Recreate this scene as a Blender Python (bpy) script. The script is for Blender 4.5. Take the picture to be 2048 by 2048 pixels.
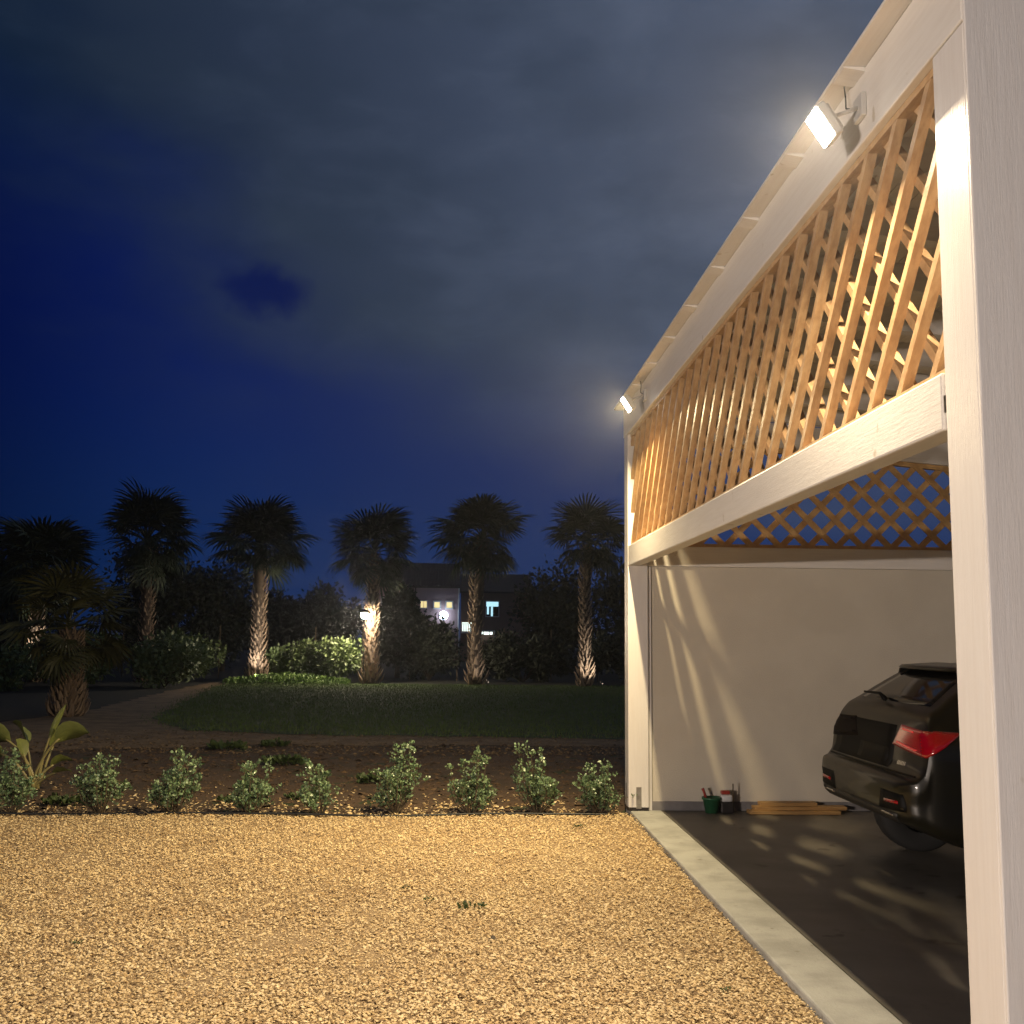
import bpy, bmesh, math, random
import numpy as np
from mathutils import Vector, Matrix
from mathutils.bvhtree import BVHTree

R = math.radians
S = bpy.context.scene
for o in list(bpy.data.objects):
    bpy.data.objects.remove(o)
C = S.collection

# ------------------------------------------------------------------ camera
cd = bpy.data.cameras.new('camera')
cam = bpy.data.objects.new('camera', cd)
C.objects.link(cam)
S.camera = cam
cd.sensor_width = 36.0
cd.sensor_fit = 'HORIZONTAL'
cd.lens = 36.0 * 1.02
cd.clip_start = 0.05
cd.clip_end = 3000
yaw, pitch, roll = R(2.55), R(6.83), R(0.6)
fw = Vector((math.sin(yaw) * math.cos(pitch), math.cos(yaw) * math.cos(pitch), math.sin(pitch)))
r0 = Vector((math.cos(yaw), -math.sin(yaw), 0))
u0 = r0.cross(fw)
rr = r0 * math.cos(roll) + u0 * math.sin(roll)
uu = u0 * math.cos(roll) - r0 * math.sin(roll)
cam.matrix_world = Matrix(((rr.x, uu.x, -fw.x, 0), (rr.y, uu.y, -fw.y, 0), (rr.z, uu.z, -fw.z, 1.65), (0, 0, 0, 1)))

S.view_settings.view_transform = 'Standard'
S.view_settings.look = 'None'
S.view_settings.exposure = 0.0
S.view_settings.gamma = 1.0
S.cycles.use_denoising = True
S.cycles.max_bounces = 6
S.cycles.use_adaptive_sampling = True
S.cycles.adaptive_threshold = 0.02
S.cycles.sample_clamp_indirect = 6.0

# ------------------------------------------------------------------ night sky
W = bpy.data.worlds.new('World')
S.world = W
W.use_nodes = True
nt = W.node_tree
nt.nodes.clear()


def mk(nt):
    def N(t, **k):
        n = nt.nodes.new(t)
        ins = k.pop('ins', {})
        for a, b in k.items():
            setattr(n, a, b)
        for a, b in ins.items():
            if isinstance(b, bpy.types.NodeSocket):
                nt.links.new(b, n.inputs[a])
            else:
                n.inputs[a].default_value = b
        return n

    def M(op, a, b=0.0, c=0.0, clamp=False):
        return N('ShaderNodeMath', operation=op, use_clamp=clamp, ins={0: a, 1: b, 2: c}).outputs[0]

    def mix(f, a, b, kind='MIX'):
        n = N('ShaderNodeMix', data_type='RGBA', blend_type=kind, ins={0: f})
        for i, v in ((6, a), (7, b)):
            if isinstance(v, bpy.types.NodeSocket):
                nt.links.new(v, n.inputs[i])
            else:
                n.inputs[i].default_value = (*v[:3], 1)
        return n.outputs[2]

    def ss(v, a, b):
        return N('ShaderNodeMapRange', interpolation_type='SMOOTHSTEP', ins={0: v, 1: a, 2: b, 3: 0.0, 4: 1.0}).outputs[0]
    return N, M, mix, ss


N, M, mix, ss = mk(nt)
tc = N('ShaderNodeTexCoord')
dirv = tc.outputs['Generated']
sep = N('ShaderNodeSeparateXYZ', ins={0: dirv})
sx, sy, sz = sep.outputs
mp = N('ShaderNodeMapping', ins={'Vector': dirv, 'Scale': (1.0, 1.0, 2.2)})
n1 = N('ShaderNodeTexNoise', ins={'Vector': mp.outputs[0], 'Scale': 2.3, 'Detail': 3.0, 'Roughness': 0.45}).outputs[0]
n2 = N('ShaderNodeTexNoise', ins={'Vector': mp.outputs[0], 'Scale': 6.5, 'Detail': 3.0, 'Roughness': 0.5}).outputs[0]
# cloud deck: its lower edge sinks from the left towards the town on the right
edge = M('ADD', M('ADD', sz, M('MULTIPLY', M('MINIMUM', sx, 0.12), 0.34)), M('MULTIPLY', M('SUBTRACT', n1, 0.5), 0.42))
edge = M('ADD', edge, M('MULTIPLY', M('SUBTRACT', n2, 0.5), 0.06))
edge = M('ADD', edge, M('MULTIPLY', M('SUBTRACT', N('ShaderNodeTexNoise', ins={'Vector': mp.outputs[0], 'Scale': 15.0, 'Detail': 5.0, 'Roughness': 0.6}).outputs[0], 0.5), 0.07))
deck = ss(edge, 0.11, 0.36)
glow = ss(M('ADD', M('ADD', M('MULTIPLY', sx, 0.95), M('MULTIPLY', sz, 0.10)), M('MULTIPLY', M('SUBTRACT', n2, 0.5), 0.12)), -0.44, 0.42)
ccol = mix(glow, (0.0020, 0.0100, 0.030), (0.070, 0.093, 0.148))
n4 = N('ShaderNodeTexNoise', ins={'Vector': mp.outputs[0], 'Scale': 9.0, 'Detail': 7.0, 'Roughness': 0.62, 'Distortion': 0.4}).outputs[0]
ccol = mix(M('MULTIPLY', ss(n2, 0.40, 0.66), 0.35), ccol, (0.016, 0.028, 0.050))
ccol = mix(M('MULTIPLY', ss(n4, 0.42, 0.72), 0.30), ccol, mix(1.0, ccol, (1.9, 1.75, 1.6), 'MULTIPLY'))
low = ss(sz, 0.02, 0.30)
clear = mix(low, (0.0030, 0.021, 0.092), (0.0006, 0.0075, 0.088))
clear = mix(M('MULTIPLY', glow, 0.7), clear, (0.022, 0.040, 0.118))
left = ss(sx, -0.56, -0.20)
clear = mix(left, mix(low, (0.0005, 0.0025, 0.020), (0.0003, 0.0020, 0.026)), clear)
sky = mix(deck, clear, ccol)
# the one gap in the clouds
g = N('ShaderNodeVectorMath', operation='SUBTRACT', ins={0: dirv, 1: Vector((-0.187, 0.93, 0.310)).normalized()}).outputs[0]
warp = N('ShaderNodeTexNoise', ins={'Vector': dirv, 'Scale': 17.0, 'Detail': 5.0, 'Roughness': 0.6}).outputs[1]
g = N('ShaderNodeVectorMath', operation='ADD', ins={0: g, 1: N('ShaderNodeVectorMath', operation='SCALE', ins={0: N('ShaderNodeVectorMath', operation='SUBTRACT', ins={0: warp, 1: (0.5, 0.5, 0.5)}).outputs[0], 'Scale': 0.055}).outputs[0]}).outputs[0]
g = N('ShaderNodeVectorMath', operation='MULTIPLY', ins={0: g, 1: (1.0, 0.6, 1.75)}).outputs[0]
gl = N('ShaderNodeVectorMath', operation='LENGTH', ins={0: g}).outputs[1]
hole = M('SUBTRACT', 1.0, ss(gl, 0.018, 0.052))
sky = mix(M('MULTIPLY', hole, 0.8), sky, (0.0006, 0.0055, 0.066))
bgn = N('ShaderNodeBackground', ins={'Color': sky, 'Strength': 1.0})
N('ShaderNodeOutputWorld', ins={'Surface': bgn.outputs[0]})

# ------------------------------------------------------------------ materials
MATS = {}


def mat(name, base, rough=0.7, var=None, vscale=8.0, vstretch=(1, 1, 1), vamt=0.5, bump=0.0, bscale=60.0, bstretch=None,
        metallic=0.0, coat=0.0, island=None, emis=None, estr=0.0, spec=0.5, spots=None, trans=0.0):
    """var: second colour mixed by noise; island: (colour, amount) mixed per loose piece; spots: (colour, scale, threshold)"""
    m = bpy.data.materials.new(name)
    m.use_nodes = True
    t = m.node_tree
    t.nodes.clear()
    N, M, mix, ss = mk(t)
    tcn = N('ShaderNodeTexCoord').outputs['Object']
    col = base
    if var:
        v = N('ShaderNodeMapping', ins={'Vector': tcn, 'Scale': vstretch}).outputs[0]
        n = N('ShaderNodeTexNoise', ins={'Vector': v, 'Scale': vscale, 'Detail': 6.0, 'Roughness': 0.6}).outputs[0]
        col = mix(M('MULTIPLY', ss(n, 0.35, 0.68), vamt * 2 if vamt < .5 else 1.0), base, var)
    if spots:
        n = N('ShaderNodeTexNoise', ins={'Vector': tcn, 'Scale': spots[1], 'Detail': 3.0}).outputs[0]
        col = mix(ss(n, spots[2], spots[2] + 0.06), col, spots[0])
    if island:
        gi = N('ShaderNodeNewGeometry').outputs['Random Per Island']
        col = mix(M('MULTIPLY', gi, island[1]), col, island[0])
        if len(island) > 2:
            gj = M('FRACT', M('MULTIPLY', gi, 37.3))
            col = mix(M('MULTIPLY', ss(gj, 0.6, 1.0), 0.8), col, island[2])
    b = N('ShaderNodeBsdfPrincipled', ins={'Roughness': rough, 'Metallic': metallic, 'Coat Weight': coat, 'Specular IOR Level': spec})
    b.inputs['Coat Roughness'].default_value = 0.06
    if isinstance(col, bpy.types.NodeSocket):
        t.links.new(col, b.inputs['Base Color'])
    else:
        b.inputs['Base Color'].default_value = (*col[:3], 1)
    if emis:
        b.inputs['Emission Color'].default_value = (*emis, 1)
        b.inputs['Emission Strength'].default_value = estr
    if trans:
        b.inputs['Transmission Weight'].default_value = trans
    if bump:
        v = N('ShaderNodeMapping', ins={'Vector': tcn, 'Scale': bstretch or (1, 1, 1)}).outputs[0]
        n = N('ShaderNodeTexNoise', ins={'Vector': v, 'Scale': bscale, 'Detail': 5.0, 'Roughness': 0.65}).outputs[0]
        bp = N('ShaderNodeBump', ins={'Strength': bump, 'Distance': 0.02, 'Height': n})
        t.links.new(bp.outputs[0], b.inputs['Normal'])
    N('ShaderNodeOutputMaterial', ins={'Surface': b.outputs[0]})
    MATS[name] = m
    return m


mat('white_y', (0.69, 0.67, 0.64), 0.42, var=(0.65, 0.625, 0.59), vscale=5, vstretch=(9, 0.6, 9), vamt=0.6, bump=0.12, bscale=22, bstretch=(8, 0.5, 8), spots=((0.48, 0.43, 0.36), 9.0, 0.68))
mat('white_x', (0.69, 0.67, 0.64), 0.45, var=(0.65, 0.625, 0.59), vscale=5, vstretch=(0.6, 9, 9), vamt=0.6, bump=0.12, bscale=22, bstretch=(0.5, 8, 8), spots=((0.50, 0.45, 0.38), 7.0, 0.72))
mat('white_z', (0.69, 0.67, 0.65), 0.36, var=(0.66, 0.635, 0.61), vscale=5, vstretch=(9, 9, 0.6), vamt=0.6, bump=0.14, bscale=22, bstretch=(8, 8, 0.5), spots=((0.52, 0.47, 0.40), 7.0, 0.73))
mat('stucco', (0.57, 0.53, 0.45), 0.85, var=(0.53, 0.49, 0.415), vscale=2.2, vamt=0.6, bump=0.25, bscale=90, spots=((0.535, 0.495, 0.418), 1.3, 0.60))
mat('baseboard', (0.20, 0.19, 0.19), 0.6, var=(0.14, 0.13, 0.13), vscale=5)
mat('larch', (0.50, 0.33, 0.17), 0.45, var=(0.38, 0.23, 0.11), vscale=6, vstretch=(6, 2, 2), vamt=0.6, bump=0.15, bscale=30)
mat('larch_dark', (0.58, 0.38, 0.17), 0.5, var=(0.46, 0.28, 0.12), vscale=6, vstretch=(2, 2, 2), vamt=0.6, bump=0.15, bscale=30)
mat('plank', (0.42, 0.25, 0.09), 0.6, var=(0.28, 0.155, 0.055), vscale=5, vstretch=(0.6, 8, 8), vamt=0.6, bump=0.15, bscale=30)
mat('ceiling', (0.70, 0.66, 0.60), 0.6, var=(0.60, 0.56, 0.50), vscale=4, vstretch=(6, 0.5, 6), vamt=0.6, bump=0.12, bscale=25, bstretch=(8, .5, 8))
mat('roofing', (0.16, 0.15, 0.14), 0.7, var=(0.11, 0.10, 0.10), vscale=3)
mat('galv', (0.42, 0.40, 0.37), 0.45, metallic=0.8, var=(0.30, 0.28, 0.26), vscale=20)
mat('darkmetal', (0.035, 0.03, 0.03), 0.45, metallic=0.4)
mat('lamp_body', (0.55, 0.54, 0.52), 0.4, metallic=0.3)
mat('lamp_glass', (0.9, 0.9, 0.9), 0.3, emis=(1.0, 0.93, 0.80), estr=70.0)
mat('concrete', (0.36, 0.365, 0.345), 0.85, var=(0.26, 0.262, 0.245), vscale=3.2, vamt=0.6, bump=0.35, bscale=45, spots=((0.20, 0.185, 0.16), 9.0, 0.66))
mat('slab', (0.165, 0.152, 0.130), 0.5, var=(0.115, 0.104, 0.088), vscale=1.6, vamt=0.6, bump=0.10, bscale=60, spots=((0.075, 0.062, 0.052), 3.5, 0.64))
mat('gravel_bed', (0.36, 0.255, 0.145), 0.9, var=(0.26, 0.18, 0.10), vscale=30, vamt=0.6, bump=0.9, bscale=70)
mat('stone', (0.60, 0.44, 0.215), 0.8, var=(0.46, 0.30, 0.125), vscale=1.7, vamt=0.6, island=((0.80, 0.655, 0.40), 0.85, (0.27, 0.165, 0.065)), bump=0.3, bscale=120)
mat('soil', (0.085, 0.050, 0.026), 0.95, var=(0.052, 0.034, 0.018), vscale=1.6, vamt=0.6, bump=1.0, bscale=26, spots=((0.030, 0.040, 0.012), 2.6, 0.62))
mat('clod', (0.085, 0.050, 0.026), 0.95, island=((0.050, 0.032, 0.017), 0.9, (0.13, 0.082, 0.042)))
mat('grit', (0.22, 0.15, 0.08), 0.95, island=((0.12, 0.08, 0.04), 0.9))
mat('ground', (0.012, 0.015, 0.007), 0.95, var=(0.018, 0.015, 0.008), vscale=0.6, vamt=0.6, bump=0.8, bscale=10)
mat('path', (0.24, 0.160, 0.080), 0.95, var=(0.14, 0.09, 0.045), vscale=2.4, vamt=0.6, bump=0.9, bscale=24)
mat('lawn', (0.048, 0.078, 0.018), 0.95, var=(0.030, 0.052, 0.013), vscale=1.1, vamt=0.6, bump=0.8, bscale=20)
mat('grass', (0.085, 0.150, 0.026), 0.8, island=((0.085, 0.110, 0.030), 0.9))
mat('groundcover', (0.10, 0.19, 0.03), 0.55, island=((0.16, 0.25, 0.055), 0.9))
mat('hose', (0.010, 0.010, 0.010), 0.5)
mat('shrubleaf', (0.085, 0.150, 0.072), 0.36, island=((0.215, 0.295, 0.155), 0.95, (0.040, 0.078, 0.036)))
mat('stem', (0.10, 0.075, 0.045), 0.8)
mat('broadleaf', (0.15, 0.17, 0.045), 0.40, var=(0.11, 0.13, 0.035), vscale=9, vstretch=(1, 12, 1), vamt=0.6, bump=0.2, bscale=12, bstretch=(1, 14, 1))
mat('petiole', (0.24, 0.21, 0.085), 0.5)
mat('bushleaf', (0.075, 0.115, 0.034), 0.5, island=((0.14, 0.185, 0.07), 0.9))
mat('treeleaf', (0.016, 0.022, 0.012), 0.7, island=((0.030, 0.038, 0.020), 0.9))
mat('bark', (0.060, 0.048, 0.036), 0.9, bump=0.6, bscale=14)
mat('palmtrunk', (0.115, 0.082, 0.056), 0.9, var=(0.07, 0.05, 0.034), vscale=6, vamt=0.6, bump=0.6, bscale=14)
mat('palmboot', (0.34, 0.25, 0.17), 0.75, island=((0.20, 0.135, 0.085), 0.9))
mat('palmleaf', (0.020, 0.034, 0.014), 0.6, island=((0.034, 0.048, 0.020), 0.9))
mat('palmleaf_near', (0.045, 0.048, 0.012), 0.6, island=((0.068, 0.068, 0.018), 0.9))
mat('housewall', (0.44, 0.29, 0.29), 0.85, var=(0.38, 0.25, 0.25), vscale=0.6, vamt=0.6)
mat('housewall_dark', (0.22, 0.13, 0.10), 0.85, var=(0.18, 0.11, 0.09), vscale=0.6, vamt=0.6)
mat('housewall_grey', (0.022, 0.022, 0.022), 0.9)
mat('rooftile_dark', (0.022, 0.020, 0.020), 0.9)
mat('rooftile', (0.085, 0.055, 0.045), 0.85, var=(0.06, 0.042, 0.036), vscale=3)
mat('trimwhite', (0.65, 0.62, 0.60), 0.6)
mat('win_warm', (0.5, 0.4, 0.2), 0.4, emis=(1.0, 0.80, 0.36), estr=0.95)
mat('win_cool', (0.4, 0.5, 0.5), 0.4, emis=(0.50, 0.86, 1.0), estr=1.1)
mat('lamp_cool', (0.8, 0.9, 1.0), 0.4, emis=(0.62, 0.80, 1.0), estr=11.0)
mat('lamp_teal', (0.8, 0.9, 1.0), 0.4, emis=(0.55, 0.92, 1.0), estr=3.0)
mat('lamp_warmw', (1, 0.9, 0.8), 0.4, emis=(1.0, 0.84, 0.64), estr=22.0)
mat('lamp_globe', (1, 0.9, 0.8), 0.4, emis=(1.0, 0.82, 0.60), estr=1500.0)
mat('tube_light', (0.9, 0.9, 0.8), 0.4, emis=(0.85, 1.0, 0.92), estr=2.2)
mat('glassdark', (0.006, 0.006, 0.007), 0.06, spec=0.4)
mat('carpaint', (0.0065, 0.0058, 0.003), 0.38, metallic=0.0, coat=0.22, spec=0.35)
mat('carplastic', (0.014, 0.013, 0.011), 0.55, bump=0.1, bscale=300)
mat('carblack', (0.003, 0.003, 0.003), 0.6, spec=0.15)
mat('tyre', (0.014, 0.014, 0.014), 0.8)
mat('chrome', (0.62, 0.60, 0.56), 0.18, metallic=1.0)
mat('rim', (0.30, 0.29, 0.28), 0.3, metallic=0.9)
mat('redlens', (0.30, 0.002, 0.005), 0.10, coat=1.0, spec=0.7)
mat('redlens_dark', (0.003, 0.001, 0.001), 0.6, spec=0.12)  # far tail light's red lens, its dark look put into the colour
mat('redbright', (0.80, 0.06, 0.06), 0.10, coat=1.0, spec=0.8)
mat('potgreen', (0.02, 0.10, 0.045), 0.45)
mat('plasticred', (0.30, 0.03, 0.02), 0.5)
mat('plasticwhite', (0.6, 0.6, 0.6), 0.4)
mat('weed', (0.030, 0.055, 0.012), 0.6, island=((0.055, 0.08, 0.022), 0.9))
mat('platetxt', (0.35, 0.34, 0.30), 0.4)


# ------------------------------------------------------------------ helpers
def link(name, me, parent=None):
    o = bpy.data.objects.new(name, me)
    C.objects.link(o)
    if parent:
        o.parent = parent
    return o


def tag(o, label=None, cat=None, group=None, kind=None):
    for k, v in (('label', label), ('category', cat), ('group', group), ('kind', kind)):
        if v:
            o[k] = v
    return o


def thing(name, loc, label, cat, group=None, rz=0):
    o = link(name, None)
    o.location = loc
    o.rotation_euler = (0, 0, rz)
    return tag(o, label, cat, group)


class MB:
    def __init__(s):
        s.v = []
        s.f = []

    def add(s, vs, fs):
        b = len(s.v)
        s.v += [tuple(p) for p in vs]
        s.f += [tuple(i + b for i in f) for f in fs]
        return s

    def box(s, x0, x1, y0, y1, z0, z1, M=None):
        vs = [Vector((x, y, z)) for x in (x0, x1) for y in (y0, y1) for z in (z0, z1)]
        if M:
            vs = [M @ v for v in vs]
        return s.add(vs, [(0, 1, 3, 2), (4, 6, 7, 5), (0, 4, 5, 1), (2, 3, 7, 6), (0, 2, 6, 4), (1, 5, 7, 3)])

    def cbox(s, x0, x1, y0, y1, z0, z1, c=0.006, M=None):
        """box with chamfered edges"""
        bm = bmesh.new()
        bmesh.ops.create_cube(bm, size=1)
        for v in bm.verts:
            v.co = Vector((x0 + (v.co.x + .5) * (x1 - x0), y0 + (v.co.y + .5) * (y1 - y0), z0 + (v.co.z + .5) * (z1 - z0)))
        bmesh.ops.bevel(bm, geom=bm.edges[:], offset=c, segments=2, affect='EDGES', profile=0.5)
        if M:
            bm.transform(M)
        bm.verts.index_update()
        s.add([v.co for v in bm.verts], [[v.index for v in f.verts] for f in bm.faces])
        bm.free()
        return s

    def tube(s, pts, rad, n=6, cap=True):
        pts = [Vector(p) for p in pts]
        rad = rad if hasattr(rad, '__len__') else [rad] * len(pts)
        vs, fs = [], []
        up = Vector((0.123, 0.05, 1)).normalized()
        for i, p in enumerate(pts):
            d = (pts[min(i + 1, len(pts) - 1)] - pts[max(i - 1, 0)]).normalized()
            a = d.cross(up)
            if a.length < 0.05:
                a = d.cross(Vector((1, 0, 0)))
            a.normalize()
            b = d.cross(a)
            for k in range(n):
                t = 2 * math.pi * k / n
                vs.append(p + (a * math.cos(t) + b * math.sin(t)) * rad[i])
        for i in range(len(pts) - 1):
            for k in range(n):
                k2 = (k + 1) % n
                fs.append((i * n + k, i * n + k2, (i + 1) * n + k2, (i + 1) * n + k))
        if cap:
            fs.append(tuple(range(n))[::-1])
            fs.append(tuple((len(pts) - 1) * n + k for k in range(n)))
        return s.add(vs, fs)

    def prism(s, poly, axis, a0, a1):
        """poly: 2D points; axis 'x' -> (y,z), 'y' -> (x,z), 'z' -> (x,y)"""
        def P(p, a):
            return {'x': (a, p[0], p[1]), 'y': (p[0], a, p[1]), 'z': (p[0], p[1], a)}[axis]
        n = len(poly)
        vs = [P(p, a0) for p in poly] + [P(p, a1) for p in poly]
        fs = [tuple(range(n)), tuple(range(2 * n - 1, n - 1, -1))] + [(i, (i + 1) % n, n + (i + 1) % n, n + i) for i in range(n)]
        return s.add(vs, fs)

    def mesh(s, name, m, smooth=False, fix=True):
        me = bpy.data.meshes.new(name)
        me.from_pydata(s.v, [], s.f)
        if fix:
            bm = bmesh.new()
            bm.from_mesh(me)
            bmesh.ops.recalc_face_normals(bm, faces=bm.faces)
            bm.to_mesh(me)
            bm.free()
        me.materials.append(MATS[m])
        if smooth:
            me.polygons.foreach_set('use_smooth', [True] * len(me.polygons))
        return me

    def build(s, name, m, parent=None, smooth=False, fix=True):
        return link(name, s.mesh(name, m, smooth, fix), parent)


def np_mesh(name, V, F, m, smooth=False):
    """V (n,3), F (k, sides) numpy"""
    me = bpy.data.meshes.new(name)
    k, sd = F.shape
    me.vertices.add(len(V))
    me.vertices.foreach_set('co', V.astype(np.float32).ravel())
    me.loops.add(k * sd)
    me.loops.foreach_set('vertex_index', F.astype(np.int32).ravel())
    me.polygons.add(k)
    me.polygons.foreach_set('loop_start', np.arange(k, dtype=np.int32) * sd)
    me.polygons.foreach_set('loop_total', np.full(k, sd, np.int32))
    me.polygons.foreach_set('use_smooth', np.full(k, smooth))
    me.update(calc_edges=True)
    me.materials.append(MATS[m])
    return me


def scatter(base_v, base_f, P, rot, scl):
    """copies of a base piece: rot (n,3,3), scl (n,3), P (n,3)"""
    n, k = len(P), len(base_v)
    V = base_v[None, :, :] * scl[:, None, :]
    V = np.einsum('nij,nkj->nki', rot, V) + P[:, None, :]
    F = base_f[None, :, :] + (np.arange(n) * k)[:, None, None]
    return V.reshape(-1, 3), F.reshape(-1, base_f.shape[1])


def rotm(rng, n, tilt=1.0, yaw=None):
    a = rng.uniform(0, 2 * np.pi, n) if yaw is None else yaw
    b = rng.normal(0, tilt, n)
    c = rng.normal(0, tilt, n)
    ca, sa, cb, sb, cc, sc_ = np.cos(a), np.sin(a), np.cos(b), np.sin(b), np.cos(c), np.sin(c)
    z = np.zeros(n)
    o = np.ones(n)
    A = np.stack([ca, -sa, z, sa, ca, z, z, z, o], 1).reshape(n, 3, 3)
    B = np.stack([cb, z, sb, z, o, z, -sb, z, cb], 1).reshape(n, 3, 3)
    D = np.stack([o, z, z, z, cc, -sc_, z, sc_, cc], 1).reshape(n, 3, 3)
    return A @ B @ D


def frames(dirs, rng):
    """rotation matrices whose local x is dirs, random roll"""
    d = dirs / np.linalg.norm(dirs, axis=1)[:, None]
    up = rng.normal(0, 1, d.shape)
    s_ = np.cross(up, d)
    s_ /= np.linalg.norm(s_, axis=1)[:, None] + 1e-9
    u_ = np.cross(d, s_)
    return np.stack([d, s_, u_], 2)


def struct(o):
    o['kind'] = 'structure'
    return o


def grid_sheet(name, poly, z, m, parent=None):
    b = MB()
    b.add([(x, y, z) for x, y in poly], [tuple(range(len(poly)))])
    o = b.build(name, m, parent)
    me = o.data
    if me.polygons[0].normal.z < 0:
        me.flip_normals()
    return o


# ================================================================== SETTING
GZ = -0.03
def jag(poly, amp, step, seed):
    r = random.Random(seed)
    out = []
    for i in range(len(poly)):
        a, b_ = Vector(poly[i]), Vector(poly[(i + 1) % len(poly)])
        n_ = max(1, int((b_ - a).length / step))
        for k in range(n_):
            p = a.lerp(b_, k / n_)
            out.append((p.x + r.uniform(-amp, amp), p.y + r.uniform(-amp, amp)))
    return out


struct(grid_sheet('ground', [(-900, -400), (900, -400), (900, 1500), (-900, 1500)], -0.075, 'ground'))
struct(grid_sheet('gravel_yard', [(-16, -6), (1.63, -6), (1.63, 10.22), (-16, 10.12)], GZ - 0.022, 'gravel_bed'))
struct(grid_sheet('planting_bed', [(-14, 10.0), (1.5, 10.0), (9, 10.9), (9, 17.3), (-3.6, 17.0), (-6.0, 15.9), (-14, 15.5)], -0.064, 'soil'))
struct(grid_sheet('path', jag([(9, 17.0), (-3.4, 16.75), (-6.2, 15.7), (-9.5, 15.0), (-8.9, 19.5), (-8.3, 24), (-8.9, 33), (-8.9, 38), (-7.2, 38), (-5.6, 24),
                           (-4.2, 19.6), (9, 18.6)], .13, .35, 3), -0.058, 'path'))
lawn_poly = [(14, 17.9), (3, 18.0), (-2.5, 18.4), (-4.8, 19.2), (-6.1, 21.3), (-6.9, 26), (-8.0, 34), (-8.2, 37.6), (14, 37.6)]
lawn = struct(grid_sheet('lawn', jag(lawn_poly, .12, .35, 4), -0.050, 'lawn'))

kb = MB()
kb.cbox(1.63, 1.94, -4.0, 10.55, -0.25, 0.0, 0.012)
struct(kb.build('kerb', 'concrete'))
fb = MB()
fb.box(1.942, 8.2, -4.0, 10.6, -0.25, -0.004)
struct(fb.build('carport_floor', 'slab'))

rng = np.random.default_rng(7)


def point_in(poly, x, y):
    ins = np.zeros(len(x), bool)
    n = len(poly)
    for i in range(n):
        x1, y1 = poly[i]
        x2, y2 = poly[(i + 1) % n]
        c = ((y1 > y) != (y2 > y)) & (x < (x2 - x1) * (y - y1) / (y2 - y1 + 1e-12) + x1)
        ins ^= c
    return ins


# gravel: loose chips lying on the yard (nobody could count them)
oct_v = np.array([(1, 0.15, 0.1), (-0.9, -0.1, -0.05), (0.1, 1, 0), (-0.15, -1, 0.1), (0.1, 0.1, 1), (0, 0, -1)], float)
oct_f = np.array([(0, 2, 4), (2, 1, 4), (1, 3, 4), (3, 0, 4), (2, 0, 5), (1, 2, 5), (3, 1, 5), (0, 3, 5)])


def gravel(name, n, sampler, smin, smax, z, label, m='stone'):
    x, y, extra = sampler(n)
    n = len(x)
    s = rng.uniform(smin, smax, n) * rng.choice([1, 1, 1, 1, 1.3, 1.3, 1.75], n)
    scl = np.stack([s, s * rng.uniform(0.5, 0.85, n), s * rng.uniform(0.25, 0.5, n)], 1)
    P = np.stack([x, y, z + extra + rng.uniform(0, 0.012, n)], 1)
    V, F = scatter(oct_v[:5], oct_f[:4], P, rotm(rng, n, 0.24), scl)
    V += rng.normal(0, 0.0012, V.shape)
    return tag(link(name, np_mesh(name, V, F, m)), label, 'gravel', kind='stuff')


def samp_yard(n):
    # denser near the lens, following the wedge that can be looked over
    y = rng.uniform(0, 1, n) ** 1.25 * 7.4 + 2.9
    x = rng.uniform(-1, 1, n) * (1.2 + 0.55 * y)
    k = (x < 1.62 + rng.uniform(-.03, .025, n)) & (x > -7.5) & (y < 10.2 + rng.uniform(-.1, .1, n))
    x, y = x[k], y[k]
    h = 0.012 * np.sin(x * 1.9 + 0.6) * np.sin(y * 1.3) + 0.007 * np.sin(x * 5.3 + y * 2.1) * np.sin(y * 4.7 - x) - 0.014 * np.exp(-((x + 0.5 + .06 * np.sin(y * .9)) / .14) ** 2) * (np.sin(y * 2.3) * .5 + .5) + 0.03 * np.clip((x - 1.2) / 0.4, 0, 1) * np.clip((y - 9.2) / 0.8, 0, 1)
    return x, y, h


gravel('gravel', 330000, samp_yard, 0.0045, 0.0108, GZ - 0.012, 'golden limestone chippings spread over the yard')


def samp_bed(n):
    y = 10.15 + rng.exponential(0.5, n)
    x = rng.uniform(-7, 1.6, n)
    return x, y, np.zeros(n) - 0.02


gravel('scattered_gravel', 3600, samp_bed, 0.008, 0.02, GZ - 0.012, 'sparse chippings strewn over the brown bed among the shrubs')



def samp_clod(n):
    y = 10.2 + 6.8 * rng.uniform(0, 1, n) ** 1.2
    x = rng.uniform(-8, 6, n)
    return x, y, np.zeros(n) - 0.03


cl = gravel('soil_clods', 9000, samp_clod, 0.012, 0.045, GZ - 0.012, 'brown clods of soil covering the planting bed', 'clod')
cl['category'] = 'soil'


def samp_path(n):
    y = 15.5 + 3.6 * rng.uniform(0, 1, n)
    x = rng.uniform(-9, 6, n)
    return x, y, np.zeros(n) - 0.022


gravel('path_gravel', 5000, samp_path, 0.012, 0.03, GZ - 0.012, 'loose grit lying on the sandy path', 'grit')
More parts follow.
